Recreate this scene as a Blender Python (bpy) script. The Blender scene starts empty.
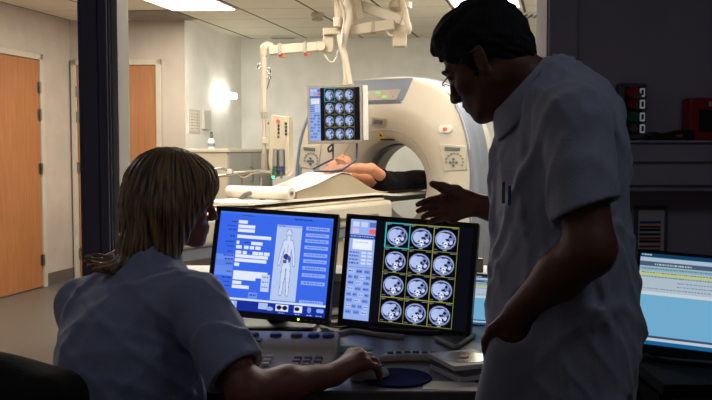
import bpy, math, random
import numpy as np
from mathutils import Vector, Matrix
random.seed(7); RNG = np.random.default_rng(7)
SC = bpy.context.scene; COL = SC.collection
F = 850.0; CAMZ = 1.235
PIT = math.atan(50/850)
FW = np.array([0, math.cos(PIT), -math.sin(PIT)]); UPV = np.array([0, math.sin(PIT), math.cos(PIT)])
def P(px, py, d):
    """a point at distance d (metres ahead) that lies on the sight line of a pixel of the survey photo"""
    r = FW + np.array([1., 0, 0])*(px-356)/F + UPV*(200-py)/F
    r = r*(d/r[1]); return np.array([r[0], r[1], r[2]+CAMZ])
def V(*a): return np.array(a, float)
def nrm(v): v = np.array(v, float); return v/np.linalg.norm(v)
def rotm(axis, deg):
    return np.array(Matrix.Rotation(math.radians(deg), 3, Vector(axis)))

# ---------------------------------------------------------------- materials
def lin(c):
    c = np.array(c, float)/255.0
    return np.where(c <= 0.04045, c/12.92, ((c+0.055)/1.055)**2.4)
def mat(name, rgb, rough=0.5, metal=0.0, var=0.06, vscale=6.0, bump=0.0, bscale=60.0, emit=0.0, ecol=None, spec=0.5,
        stretch=None, rgb2=None, coat=0.0, sheen=0.0, sss=0.0):
    m = bpy.data.materials.new(name); m.use_nodes = True
    nt = m.node_tree; b = nt.nodes['Principled BSDF']
    c = lin(rgb); c2 = lin(rgb2) if rgb2 is not None else np.clip(c*(1-var*2), 0, 1)
    tc = nt.nodes.new('ShaderNodeTexCoord'); mp = nt.nodes.new('ShaderNodeMapping')
    nt.links.new(tc.outputs['Object'], mp.inputs['Vector'])
    if stretch: mp.inputs['Scale'].default_value = stretch
    n = nt.nodes.new('ShaderNodeTexNoise'); n.inputs['Scale'].default_value = vscale; n.inputs['Detail'].default_value = 5
    nt.links.new(mp.outputs[0], n.inputs['Vector'])
    r = nt.nodes.new('ShaderNodeValToRGB')
    r.color_ramp.elements[0].position = 0.3; r.color_ramp.elements[0].color = (*c2, 1)
    r.color_ramp.elements[1].position = 0.7; r.color_ramp.elements[1].color = (*c, 1)
    nt.links.new(n.outputs['Fac'], r.inputs['Fac']); nt.links.new(r.outputs['Color'], b.inputs['Base Color'])
    b.inputs['Roughness'].default_value = rough; b.inputs['Metallic'].default_value = metal
    b.inputs['Specular IOR Level'].default_value = spec
    b.inputs['Coat Weight'].default_value = coat
    b.inputs['Sheen Weight'].default_value = sheen
    if sss: b.inputs['Subsurface Weight'].default_value = sss; b.inputs['Subsurface Radius'].default_value = (.01, .004, .002); 
    if bump:
        n2 = nt.nodes.new('ShaderNodeTexNoise'); n2.inputs['Scale'].default_value = bscale; n2.inputs['Detail'].default_value = 4
        nt.links.new(mp.outputs[0], n2.inputs['Vector'])
        bp = nt.nodes.new('ShaderNodeBump'); bp.inputs['Strength'].default_value = bump; bp.inputs['Distance'].default_value = 0.003
        nt.links.new(n2.outputs['Fac'], bp.inputs['Height']); nt.links.new(bp.outputs[0], b.inputs['Normal'])
    if emit:
        b.inputs['Emission Color'].default_value = (*lin(ecol or rgb), 1); b.inputs['Emission Strength'].default_value = emit
    return m

def grid_mat(name, rgb, line, s, cols_dir, rows_dir, org, lw=0.012, rough=0.8, bump=0.2, bscale=90, rowtone=0.0):
    """plain panels with thin seams; two independent in-plane directions"""
    m = mat(name, rgb, rough=rough, bump=bump, bscale=bscale, var=0.03); nt = m.node_tree; b = nt.nodes['Principled BSDF']
    base = b.inputs['Base Color'].links[0].from_socket
    g = nt.nodes.new('ShaderNodeNewGeometry'); mx = None
    def seam(dirv, off, size, w):
        d = nt.nodes.new('ShaderNodeVectorMath'); d.operation = 'DOT_PRODUCT'; nt.links.new(g.outputs['Position'], d.inputs[0]); d.inputs[1].default_value = (*dirv, 0)
        a = nt.nodes.new('ShaderNodeMath'); a.operation = 'SUBTRACT'; nt.links.new(d.outputs['Value'], a.inputs[0]); a.inputs[1].default_value = off
        p = nt.nodes.new('ShaderNodeMath'); p.operation = 'PINGPONG'; nt.links.new(a.outputs[0], p.inputs[0]); p.inputs[1].default_value = size/2
        l = nt.nodes.new('ShaderNodeMath'); l.operation = 'LESS_THAN'; nt.links.new(p.outputs[0], l.inputs[0]); l.inputs[1].default_value = w/2
        return l.outputs[0]
    s1 = seam(cols_dir, org[0], s[0], lw[0] if isinstance(lw, tuple) else lw); s2 = seam(rows_dir, org[1], s[1], lw[1] if isinstance(lw, tuple) else lw)
    cur = base
    for so, ln in ((s1, line[0] if isinstance(line[0], tuple) else line), (s2, line[1] if isinstance(line[0], tuple) else line)):
        mx = nt.nodes.new('ShaderNodeMixRGB'); nt.links.new(so, mx.inputs['Fac']); nt.links.new(cur, mx.inputs['Color1']); mx.inputs['Color2'].default_value = (*lin(ln), 1); cur = mx.outputs[0]
    nt.links.new(cur, b.inputs['Base Color'])
    return m

def wood_mat(name, rgb, rgb2):
    m = mat(name, rgb, rough=0.45, rgb2=rgb2, vscale=7, stretch=(9, 9, .5), bump=.08, bscale=30)
    return m

def hair_mat(name, rgb, rgb2, org, rough=.5):
    """strands: fine streaks that run down from the crown"""
    m = mat(name, rgb, rough=rough, rgb2=rgb2); nt = m.node_tree; b = nt.nodes['Principled BSDF']
    g = nt.nodes.new('ShaderNodeNewGeometry')
    s = nt.nodes.new('ShaderNodeVectorMath'); s.operation = 'SUBTRACT'; nt.links.new(g.outputs['Position'], s.inputs[0]); s.inputs[1].default_value = tuple(org)
    sx = nt.nodes.new('ShaderNodeSeparateXYZ'); nt.links.new(s.outputs[0], sx.inputs[0])
    at = nt.nodes.new('ShaderNodeMath'); at.operation = 'ARCTAN2'; nt.links.new(sx.outputs[1], at.inputs[0]); nt.links.new(sx.outputs[0], at.inputs[1])
    cb = nt.nodes.new('ShaderNodeCombineXYZ')
    k1 = nt.nodes.new('ShaderNodeMath'); k1.operation = 'MULTIPLY'; nt.links.new(at.outputs[0], k1.inputs[0]); k1.inputs[1].default_value = 14
    k2 = nt.nodes.new('ShaderNodeMath'); k2.operation = 'MULTIPLY'; nt.links.new(sx.outputs[2], k2.inputs[0]); k2.inputs[1].default_value = 5
    nt.links.new(k1.outputs[0], cb.inputs[0]); nt.links.new(k2.outputs[0], cb.inputs[1])
    n = nt.nodes.new('ShaderNodeTexNoise'); n.inputs['Scale'].default_value = 1.6; n.inputs['Detail'].default_value = 6; nt.links.new(cb.outputs[0], n.inputs['Vector'])
    r = [x for x in nt.nodes if x.type == 'VALTORGB'][0]; nt.links.new(n.outputs['Fac'], r.inputs['Fac'])
    r.color_ramp.elements[0].position = .38; r.color_ramp.elements[1].position = .64
    bp = nt.nodes.new('ShaderNodeBump'); bp.inputs['Strength'].default_value = .7; bp.inputs['Distance'].default_value = .006
    nt.links.new(n.outputs['Fac'], bp.inputs['Height']); nt.links.new(bp.outputs[0], b.inputs['Normal'])
    b.inputs['Anisotropic'].default_value = .4
    return m

def screen_mat(name, strength):
    m = bpy.data.materials.new(name); m.use_nodes = True; nt = m.node_tree; nt.nodes.clear()
    a = nt.nodes.new('ShaderNodeAttribute'); a.attribute_name = 'Pixels'
    e = nt.nodes.new('ShaderNodeEmission'); e.inputs['Strength'].default_value = strength
    g = nt.nodes.new('ShaderNodeBsdfGlossy'); g.inputs['Roughness'].default_value = .25; g.inputs['Color'].default_value = (.02, .02, .02, 1)
    ad = nt.nodes.new('ShaderNodeAddShader'); o = nt.nodes.new('ShaderNodeOutputMaterial')
    nt.links.new(a.outputs['Color'], e.inputs['Color']); nt.links.new(e.outputs[0], ad.inputs[0]); nt.links.new(g.outputs[0], ad.inputs[1]); nt.links.new(ad.outputs[0], o.inputs['Surface'])
    return m

# ---------------------------------------------------------------- objects
WLOC = {}
def tag(o, label=None, cat=None, group=None, kind=None):
    if label: o['label'] = label
    if cat: o['category'] = cat
    if group: o['group'] = group
    if kind: o['kind'] = kind
    return o
def thing(name, label, cat, loc, group=None):
    o = bpy.data.objects.new(name, None); COL.objects.link(o); o.location = tuple(loc); o.empty_display_size = .05
    WLOC[o] = np.array(loc, float)
    return tag(o, label, cat, group)
def wloc(o): return WLOC.get(o, np.zeros(3))

class MB:
    def __init__(s): s.v = []; s.f = []; s.m = []; s.cm = 0
    def mi(s, i): s.cm = i; return s
    def add(s, vs, fs):
        n = len(s.v); s.v += [tuple(map(float, x)) for x in vs]
        for f in fs: s.f.append(tuple(i+n for i in f)); s.m.append(s.cm)
        return s
    def box(s, c, size, R=None):
        c = np.array(c, float); h = np.array(size, float)/2; R = np.eye(3) if R is None else np.array(R)
        vs = [c+R@(h*np.array(q)) for q in [(-1,-1,-1),(1,-1,-1),(1,1,-1),(-1,1,-1),(-1,-1,1),(1,-1,1),(1,1,1),(-1,1,1)]]
        return s.add(vs, [(0,3,2,1),(4,5,6,7),(0,1,5,4),(1,2,6,5),(2,3,7,6),(3,0,4,7)])
    def prism(s, poly, o, ex, ey, ez, t):
        """2-d polygon in the (ex,ey) frame at o, thickened by t along ez"""
        o, ex, ey, ez = [np.array(q, float) for q in (o, ex, ey, ez)]; n = len(poly)
        vs = [o+ex*p[0]+ey*p[1] for p in poly]+[o+ex*p[0]+ey*p[1]+ez*t for p in poly]
        fs = [tuple(range(n))[::-1], tuple(range(n, 2*n))]+[(i, (i+1) % n, n+(i+1) % n, n+i) for i in range(n)]
        return s.add(vs, fs)
    def rings(s, rs, cap0=True, cap1=True, closed=True):
        n = len(rs[0]); vs = [p for r in rs for p in r]; fs = []
        for i in range(len(rs)-1):
            for j in range(n if closed else n-1):
                a = i*n+j; b = i*n+(j+1) % n; fs.append((a, b, b+n, a+n))
        if cap0: fs.append(tuple(range(n))[::-1])
        if cap1: fs.append(tuple(range((len(rs)-1)*n, len(rs)*n)))
        return s.add(vs, fs)
    def tube(s, pts, r, n=10, sub=0, caps=True):
        pts = [np.array(p, float) for p in pts]; rr = list(r) if hasattr(r, '__len__') else [r]*len(pts)
        if sub:
            q = []; q2 = []
            for i in range(len(pts)-1):
                p0 = pts[max(i-1, 0)]; p1 = pts[i]; p2 = pts[i+1]; p3 = pts[min(i+2, len(pts)-1)]
                for k in range(sub):
                    t = k/sub; q.append(.5*((2*p1)+(-p0+p2)*t+(2*p0-5*p1+4*p2-p3)*t*t+(-p0+3*p1-3*p2+p3)*t**3)); q2.append(rr[i]*(1-t)+rr[i+1]*t)
            q.append(pts[-1]); q2.append(rr[-1]); pts, rr = q, q2
        T = [nrm(pts[min(i+1, len(pts)-1)]-pts[max(i-1, 0)]) for i in range(len(pts))]
        a = np.array([0, 0, 1.]) if abs(T[0][2]) < .9 else np.array([1., 0, 0]); N = nrm(np.cross(T[0], a)); rs = []
        for i, p in enumerate(pts):
            N = nrm(N-T[i]*np.dot(N, T[i])); B = np.cross(T[i], N)
            rs.append([p+rr[i]*(math.cos(2*math.pi*k/n)*N+math.sin(2*math.pi*k/n)*B) for k in range(n)])
        return s.rings(rs, caps, caps)
    def cyl(s, a, b, r0, r1=None, n=20): return s.tube([a, b], [r0, r0 if r1 is None else r1], n)
    def lathe(s, prof, o, ax=(0, 0, 1), n=28, caps=True):
        ax = nrm(ax); a = np.array([1., 0, 0]) if abs(ax[0]) < .9 else np.array([0, 1., 0]); N = nrm(np.cross(ax, a)); B = np.cross(ax, N); o = np.array(o, float)
        return s.rings([[o+ax*z+r*(math.cos(2*math.pi*k/n)*N+math.sin(2*math.pi*k/n)*B) for k in range(n)] for r, z in prof], caps, caps)
    def ell(s, c, r, R=None, n=20, m=12):
        R = np.eye(3) if R is None else np.array(R); c = np.array(c, float)
        return s.rings([[c+R@(np.array(r)*np.array([math.cos(2*math.pi*k/n)*math.sin(a), math.sin(2*math.pi*k/n)*math.sin(a), -math.cos(a)])) for k in range(n)] for a in np.linspace(.02, math.pi-.02, m)])
    def build(s, name, mats, parent=None, bevel=0, seg=2, ang=35, subd=0):
        me = bpy.data.meshes.new(name); L = wloc(parent) if parent else np.zeros(3)
        off = L
        origin = np.zeros(3)
        vv = np.array(s.v)
        if parent is None:
            lo = vv.min(0); hi = vv.max(0); origin = np.array([(lo[0]+hi[0])/2, (lo[1]+hi[1])/2, lo[2]]); off = origin
        me.from_pydata([tuple(x) for x in (vv-off)], [], s.f)
        mats = mats if isinstance(mats, (list, tuple)) else [mats]
        for m in mats: me.materials.append(m)
        me.polygons.foreach_set('material_index', s.m); me.polygons.foreach_set('use_smooth', [True]*len(s.f))
        me.update(); me.set_sharp_from_angle(angle=math.radians(ang))
        o = bpy.data.objects.new(name, me); COL.objects.link(o)
        if parent: o.parent = parent
        o.location = tuple(origin); WLOC[o] = L+origin if parent else origin
        if bevel:
            b = o.modifiers.new('edge', 'BEVEL'); b.width = bevel; b.segments = seg; b.limit_method = 'ANGLE'; b.angle_limit = math.radians(40)
        if subd:
            b = o.modifiers.new('round', 'SUBSURF'); b.levels = subd; b.render_levels = subd
        return o
def struct(name, mb, m, **k): return tag(mb.build(name, m, **k), kind='structure')
def rrect(w, h, r, n=5, cx=0, cy=0):
    out = []
    for (sx, sy, a0) in ((1, 1, 0), (-1, 1, 90), (-1, -1, 180), (1, -1, 270)):
        for i in range(n+1):
            a = math.radians(a0+90*i/n); out.append((cx+sx*(w/2-r)+r*math.cos(a), cy+sy*(h/2-r)+r*math.sin(a)))
    return out

# ---------------------------------------------------------------- smooth solid sculpting on a grid
class Field:
    def __init__(s, lo, hi, vox):
        s.lo = np.array(lo, float); s.vx = vox; s.n = np.ceil((np.array(hi)-s.lo)/vox).astype(int)+1
        s.ax = [(s.lo[i]+vox*np.arange(s.n[i])).astype(np.float32) for i in range(3)]
        s.f = np.full(tuple(s.n), .07, np.float32)
    def loc(s, lo, hi, mg=.072):
        a = np.clip(np.floor((np.array(lo)-mg-s.lo)/s.vx).astype(int), 0, s.n); b = np.clip(np.ceil((np.array(hi)+mg-s.lo)/s.vx).astype(int)+1, 0, s.n)
        sl = tuple(slice(a[i], b[i]) for i in range(3))
        return sl, [s.ax[0][sl[0]][:, None, None], s.ax[1][sl[1]][None, :, None], s.ax[2][sl[2]][None, None, :]]
    def comb(s, sl, d, k, op):
        f = s.f[sl]
        if d.size == 0: return
        if op == 'u': g = f
        elif op == 's': g = -f
        if k <= 0: r = np.minimum(g, d)
        else:
            h = np.clip(.5+.5*(g-d)/k, 0, 1); r = g*(1-h)+d*h-k*h*(1-h)
        s.f[sl] = r if op == 'u' else -r
    def rc(s, a, b, ra, rb=None, k=.02, op='u'):
        a = np.array(a, float); b = np.array(b, float); rb = ra if rb is None else rb; R = max(ra, rb)
        sl, (X, Y, Z) = s.loc(np.minimum(a, b)-R, np.maximum(a, b)+R); e = b-a; L = max(float(e@e), 1e-9)
        t = np.clip(((X-a[0])*e[0]+(Y-a[1])*e[1]+(Z-a[2])*e[2])/L, 0, 1)
        d = np.sqrt((X-a[0]-t*e[0])**2+(Y-a[1]-t*e[1])**2+(Z-a[2]-t*e[2])**2)-(ra+(rb-ra)*t)
        s.comb(sl, d.astype(np.float32), k, op); return s
    def chain(s, pts, rs, k=.01):
        for i in range(len(pts)-1): s.rc(pts[i], pts[i+1], rs[i], rs[i+1], k)
    def ell(s, c, r, R=None, k=.02, op='u'):
        c = np.array(c, float); r = np.array(r, float); R = np.eye(3) if R is None else np.array(R, float)
        ext = np.sqrt((R**2)@(r**2)); sl, (X, Y, Z) = s.loc(c-ext, c+ext); X = X-c[0]; Y = Y-c[1]; Z = Z-c[2]
        q = [R[0, i]*X+R[1, i]*Y+R[2, i]*Z for i in range(3)]
        k0 = np.sqrt(sum((q[i]/r[i])**2 for i in range(3))); k1 = np.sqrt(sum((q[i]/r[i]**2)**2 for i in range(3)))+1e-6
        s.comb(sl, (k0*(k0-1)/k1).astype(np.float32), k, op); return s
    def box(s, c, h, R=None, rd=.0, k=.01, op='u'):
        c = np.array(c, float); h = np.array(h, float); R = np.eye(3) if R is None else np.array(R, float)
        ext = np.abs(R)@h+rd; sl, (X, Y, Z) = s.loc(c-ext, c+ext); X = X-c[0]; Y = Y-c[1]; Z = Z-c[2]
        q = [np.abs(R[0, i]*X+R[1, i]*Y+R[2, i]*Z)-h[i] for i in range(3)]
        d = np.sqrt(sum(np.maximum(x, 0)**2 for x in q))+np.minimum(np.maximum(np.maximum(q[0], q[1]), q[2]), 0)-rd
        s.comb(sl, d.astype(np.float32), k, op); return s
    def cut(s, p, n, lo=None, hi=None, k=0):
        """remove everything on the side the normal points to (inside the lo-hi box)"""
        p = np.array(p, float); n = nrm(n); lo = s.lo if lo is None else lo; hi = s.lo+s.n*s.vx if hi is None else hi
        sl, (X, Y, Z) = s.loc(lo, hi, 0); d = ((X-p[0])*n[0]+(Y-p[1])*n[1]+(Z-p[2])*n[2])
        s.f[sl] = np.maximum(s.f[sl], d); return s
    def merge(s, o, k=.02):
        h = np.clip(.5+.5*(s.f-o.f)/k, 0, 1); s.f = s.f*(1-h)+o.f*h-k*h*(1-h); return s
    def twin(s):
        t = Field.__new__(Field); t.lo, t.vx, t.n, t.ax = s.lo, s.vx, s.n, s.ax; t.f = np.full(tuple(s.n), .07, np.float32); return t
    def warp(s, fn):
        X, Y, Z = s.ax[0][:, None, None], s.ax[1][None, :, None], s.ax[2][None, None, :]
        s.f += fn(X, Y, Z).astype(np.float32); return s
    def mesh(s):
        f = s.f; f[0] = f[-1] = .05; f[:, 0] = f[:, -1] = .05; f[:, :, 0] = f[:, :, -1] = .05
        ins = f < 0; c = ins[:-1, :-1, :-1].astype(np.int8)
        for i in (0, 1):
            for j in (0, 1):
                for k in (0, 1):
                    if i+j+k: c = c+ins[i:f.shape[0]-1+i, j:f.shape[1]-1+j, k:f.shape[2]-1+k]
        act = np.argwhere((c > 0) & (c < 8)); idm = np.full(c.shape, -1, np.int32); idm[tuple(act.T)] = np.arange(len(act))
        cor = [(i, j, k) for i in (0, 1) for j in (0, 1) for k in (0, 1)]
        val = {q: f[act[:, 0]+q[0], act[:, 1]+q[1], act[:, 2]+q[2]] for q in cor}
        acc = np.zeros((len(act), 3)); cnt = np.zeros(len(act))
        for q in cor:
            for a in range(3):
                if q[a] == 0:
                    q2 = list(q); q2[a] = 1; q2 = tuple(q2); v0 = val[q]; v1 = val[q2]; m = (v0 < 0) != (v1 < 0)
                    t = np.where(m, v0/np.where(np.abs(v0-v1) < 1e-12, 1, v0-v1), 0); p = np.tile(np.array(q, float), (len(act), 1)); p[:, a] = t
                    acc += p*m[:, None]; cnt += m
        V_ = s.lo+(act+acc/cnt[:, None])*s.vx; fs = []
        for a in range(3):
            b, cc = (a+1) % 3, (a+2) % 3; s0 = [slice(None)]*3; s1 = [slice(None)]*3; s0[a] = slice(0, -1); s1[a] = slice(1, None)
            A = ins[tuple(s0)]; B = ins[tuple(s1)]; e = np.argwhere(A != B); e = e[(e[:, b] > 0) & (e[:, cc] > 0) & (e[:, b] < f.shape[b]-1) & (e[:, cc] < f.shape[cc]-1)]
            flip = ins[tuple(e.T)]
            def cell(db, dc):
                g = e.copy(); g[:, b] += db; g[:, cc] += dc; return idm[g[:, 0], g[:, 1], g[:, 2]]
            q = np.stack([cell(-1, -1), cell(0, -1), cell(0, 0), cell(-1, 0)], 1); q[~flip] = q[~flip][:, ::-1]; fs.append(q)
        return V_, np.concatenate(fs)
    def build(s, name, m, parent=None, smooth=1, colors=None):
        v, q = s.mesh()
        for _ in range(smooth):
            acc = np.zeros_like(v); n = np.zeros(len(v))
            for i in range(4):
                a = q[:, i]; b = q[:, (i+1) % 4]; np.add.at(acc, a, v[b]); np.add.at(n, a, 1); np.add.at(acc, b, v[a]); np.add.at(n, b, 1)
            v = v*.5+.5*acc/np.maximum(n, 1)[:, None]
        L = wloc(parent) if parent else np.zeros(3)
        me = bpy.data.meshes.new(name); me.vertices.add(len(v)); me.vertices.foreach_set('co', (v-L).astype(np.float32).ravel())
        me.loops.add(q.size); me.loops.foreach_set('vertex_index', q.ravel().astype(np.int32)); me.polygons.add(len(q))
        me.polygons.foreach_set('loop_start', np.arange(0, q.size, 4, dtype=np.int32)); me.polygons.foreach_set('use_smooth', np.ones(len(q), bool))
        me.update(calc_edges=True); me.validate(); me.materials.append(m)
        o = bpy.data.objects.new(name, me); COL.objects.link(o)
        if parent: o.parent = parent
        WLOC[o] = L
        return o
# ================================================================ materials
M = {}
M['wall_cream'] = mat('cream painted wall', (186, 174, 160), .75, bump=.15, bscale=120)
M['wall_grey'] = mat('pale grey painted wall', (246, 246, 240), .75, bump=.12, bscale=120)
M['wall_dark'] = mat('grey control room paint', (176, 168, 178), .8, bump=.25, bscale=90)
M['column'] = mat('dark blue grey painted steel', (104, 104, 124), .5, stretch=(6, 6, .4), vscale=3)
M['jamb'] = mat('grey painted jamb', (205, 198, 190), .6)
M['floor'] = mat('speckled grey vinyl', (92, 87, 80), .38, rgb2=(76, 71, 65), vscale=60, bump=.05, bscale=200)
M['door'] = wood_mat('orange beech veneer', (168, 112, 68), (148, 95, 56))
M['doorframe'] = mat('cream gloss door frame', (190, 180, 162), .4)
M['skirt'] = mat('grey vinyl skirting', (96, 90, 84), .5)
M['steel'] = mat('brushed steel', (150, 144, 134), .35, 1.0, stretch=(1, 1, 20))
M['chrome'] = mat('polished metal', (170, 162, 150), .25, 1.0)
M['cream'] = mat('cream medical plastic', (196, 186, 168), .38, var=.02, coat=.1)
M['cream2'] = mat('warm cream arm paint', (196, 183, 160), .4, var=.03)
M['bluegrey'] = mat('blue grey plastic', (116, 122, 134), .45, var=.02)
M['paneldark'] = mat('warm grey panel', (160, 152, 138), .45, var=.03)
M['white'] = mat('white paper sheet', (226, 220, 208), .8, var=.02, bump=.1, bscale=40)
M['offwhite'] = mat('off white plastic', (214, 210, 202), .45)
M['black'] = mat('black plastic', (18, 18, 20), .45)
M['blackshiny'] = mat('dark gloss plastic', (14, 14, 18), .25)
M['bezel'] = mat('dark monitor bezel', (32, 30, 32), .4)
M['bezelgrey'] = mat('grey beige monitor casing', (140, 132, 124), .45)
M['screwgrey'] = mat('mid grey plastic', (96, 96, 100), .5)
M['orange'] = mat('orange plastic', (220, 90, 40), .45)
M['red'] = mat('red painted metal', (170, 26, 22), .4)
M['green'] = mat('green plastic', (30, 110, 70), .4)
M['greenpaper'] = mat('green paper', (74, 150, 34), .8)
M['navy'] = mat('navy foam', (18, 28, 90), 1, spec=.1, bump=.3, bscale=300)
M['bluekey'] = mat('blue key', (50, 70, 150), .5)
M['foam'] = mat('tan vinyl foam cover', (176, 160, 134), .5)
M['keygrey'] = mat('grey membrane key', (140, 138, 134), .5)
M['padbeige'] = mat('beige keypad membrane', (186, 178, 158), .5)
M['slatekey'] = mat('slate key', (92, 102, 130), .5)
M['shadeblack'] = mat('black standing in for shade', (16, 15, 16), .9, spec=.1)  # black put in for the shade below the right-hand monitor
M['desk'] = mat('pale grey laminate', (108, 102, 99), .4, var=.03, vscale=40)
M['cable'] = mat('beige cable sleeve', (182, 170, 152), .6)
M['cablewrap'] = mat('cream cable wrap', (218, 204, 182), .7, bump=.6, bscale=40, stretch=(1, 1, .3))
M['bluebar'] = mat('dark blue coated tube', (28, 38, 88), .35)
M['cabinetgrey'] = mat('grey laminate door', (160, 160, 152), .45)
M['yellow'] = mat('yellow sticker', (222, 196, 90), .5)
M['shirtblack'] = mat('black cotton', (13, 14, 19), .95, bump=.5, bscale=60, spec=.15)
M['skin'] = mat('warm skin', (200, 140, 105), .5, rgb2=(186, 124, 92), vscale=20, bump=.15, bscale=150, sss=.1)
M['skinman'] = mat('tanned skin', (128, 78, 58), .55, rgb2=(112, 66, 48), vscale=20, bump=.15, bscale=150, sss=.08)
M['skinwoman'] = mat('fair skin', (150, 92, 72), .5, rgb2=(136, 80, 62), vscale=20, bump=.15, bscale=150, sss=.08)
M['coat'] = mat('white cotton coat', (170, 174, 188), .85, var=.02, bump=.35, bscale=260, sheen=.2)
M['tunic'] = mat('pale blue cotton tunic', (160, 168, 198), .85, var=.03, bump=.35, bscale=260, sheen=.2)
M['trouser'] = mat('dark cotton trousers', (44, 46, 58), .9, bump=.3, bscale=200)
M['chairfab'] = mat('black woven upholstery', (16, 16, 18), .9, bump=.6, bscale=300)
M['lampglow'] = mat('lit opal diffuser', (255, 250, 240), .5, emit=9, ecol=(255, 244, 226))
M['wallglow'] = mat('lit opal wall lamp', (255, 252, 245), .5, emit=9, ecol=(255, 250, 240))
M['ledgreen'] = mat('green status light', (60, 255, 90), .4, emit=5, ecol=(140, 255, 40))
M['ledteal'] = mat('teal status light', (40, 230, 150), .4, emit=2.5, ecol=(60, 255, 170))
M['ledgreen2'] = mat('green number display', (90, 170, 70), .4, emit=.45, ecol=(120, 235, 90))

# ================================================================ room frame
YW = 3.0; YB = 3.17; CZ = 2.46
Dd = nrm([.24, 1, 0]); Tt = nrm([1, -.063, 0])
C1 = V(-2.716, 8.13, 0); C2 = V(-1.61, 8.06, 0); C3 = V(-1.271, 9.48, 0); C4 = V(3.3, 9.19, 0)
LW = V(-2.716-.24*(8.13-YW), YW, 0); RW = V(3.3-.24*(9.19-YW), YW, 0)
def wall(name, a, b, z0, z1, t, m, side=1):
    a = V(a[0], a[1], 0); b = V(b[0], b[1], 0); e = nrm(b-a); n = V(-e[1], e[0], 0)*side
    return struct(name, MB().prism([(0, z0), (np.linalg.norm(b-a), z0), (np.linalg.norm(b-a), z1), (0, z1)], a, e, V(0, 0, 1), n, t), m)
# floor and ceilings (slab thickness outward)
struct('floor', MB().prism([(-4.3, -1.8), (3.9, -1.8), (3.9, 9.9), (-4.3, 9.9)], V(0, 0, -.1), V(1, 0, 0), V(0, 1, 0), V(0, 0, 1), .1), M['floor'])
g1 = V(Dd[1], -Dd[0]); g2 = V(.063, 1)/math.hypot(.063, 1)
def meas(px, py):   # point on the ceiling plane seen at a pixel
    r = FW+np.array([1., 0, 0])*(px-356)/F+UPV*(200-py)/F; t = (CZ-CAMZ)/r[2]; return V(0, 0, CAMZ)+r*t
o1 = float(meas(311, 40)[:2]@g1); o2 = float(meas(300, 18.5)[:2]@g2)
M['ceiling'] = grid_mat('ceiling tiles', (232, 226, 208), ((70, 64, 56), (176, 168, 150)), (.6, .57), tuple(g1), tuple(g2), (o1, o2), lw=(.022, .014))
struct('ceiling', MB().prism([(-4.3, YW), (3.9, YW), (3.9, 9.9), (-4.3, 9.9)], V(0, 0, CZ), V(1, 0, 0), V(0, 1, 0), V(0, 0, 1), .1), M['ceiling'])
struct('ceiling', MB().prism([(-2.3, -1.8), (3.0, -1.8), (3.0, YW), (-2.3, YW)], V(0, 0, CZ), V(1, 0, 0), V(0, 1, 0), V(0, 0, 1), .1), M['wall_dark'])
# scan room walls
wall('wall_left', LW, C1, 0, CZ, .12, M['wall_cream'])
wall('wall_back', C1, C2, 0, CZ, .12, M['wall_cream'])
wall('wall_side', C2, C3, 0, CZ, .12, M['wall_grey'])
wall('wall_far', C3, C4, 0, CZ, .12, M['wall_grey'])
wall('wall_right', C4, RW, 0, CZ, .12, M['wall_grey'])
# control room shell
wall('wall_control_left', V(-2.2, -1.6, 0), V(-2.2, YW, 0), 0, CZ, .12, M['wall_dark'])
wall('wall_control_right', V(2.8, YW, 0), V(2.8, -1.6, 0), 0, CZ, .12, M['wall_dark'])
wall('wall_control_rear', V(2.8, -1.6, 0), V(-2.2, -1.6, 0), 0, CZ, .12, M['wall_dark'])
# dividing wall with doorway (left) and viewing window (right)
XCL, XCR, XWR = -.974, -.862, .672
SILL = .80; HEAD = 2.12
dw = MB()
for (x0, x1, z0, z1) in ((-4.2, -2.0, 0, CZ), (-2.0, XCL, 2.1, CZ), (XCR, XWR, 0, SILL-.03), (XCR, XWR, HEAD, CZ), (XWR, 3.3, 0, CZ)):
    dw.box(((x0+x1)/2, (YW+YB)/2, (z0+z1)/2), (x1-x0, YB-YW, z1-z0))
struct('wall_front', dw, M['wall_dark'])
cm = MB().box(((XCL+XCR)/2, (YW+YB)/2, CZ/2), (XCR-XCL, YB-YW, CZ))
cm.box((XCL+.045, YW-.004, CZ/2), (.05, .008, CZ)); cm.box((XCR-.022, YW-.006, CZ/2), (.03, .012, CZ))
struct('wall_column', cm, M['column'], bevel=.003)
w = tag(thing('window_1', None, None, (XCR, YW, SILL)), kind='structure')
fm = MB()
fm.box((XCR+.011, (YW+YB)/2+.01, (SILL+HEAD)/2), (.022, YB-YW-.02, HEAD-SILL))
MB().box((XWR-.003, (YW+YB)/2, (SILL+HEAD)/2), (.006, YB-YW, HEAD-SILL)).build('window_reveal', M['wall_dark'], w)
fm.box(((XCR+XWR)/2, (YW+YB)/2, HEAD-.011), (XWR-XCR-.044, YB-YW, .022))
fm.build('window_frame', M['jamb'], w, bevel=.002)
MB().box(((XCR+XWR)/2, (YW+YB)/2, SILL-.015), (XWR-XCR, YB-YW+.04, .03)).build('window_sill', M['offwhite'], w, bevel=.003)
gm = bpy.data.materials.new('clear lead glass'); gm.use_nodes = True; nt = gm.node_tree; nt.nodes.clear()
tr = nt.nodes.new('ShaderNodeBsdfTransparent'); tr.inputs[0].default_value = (.985, .985, .97, 1); gl = nt.nodes.new('ShaderNodeBsdfGlossy'); gl.inputs['Roughness'].default_value = .02
mx = nt.nodes.new('ShaderNodeMixShader'); mx.inputs[0].default_value = .03; ou = nt.nodes.new('ShaderNodeOutputMaterial')
nt.links.new(tr.outputs[0], mx.inputs[1]); nt.links.new(gl.outputs[0], mx.inputs[2]); nt.links.new(mx.outputs[0], ou.inputs[0])
MB().box(((XCR+XWR)/2, YB-.045, (SILL+HEAD)/2), (XWR-XCR-.046, .012, HEAD-SILL-.024)).build('glass_pane', gm, w)
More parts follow.
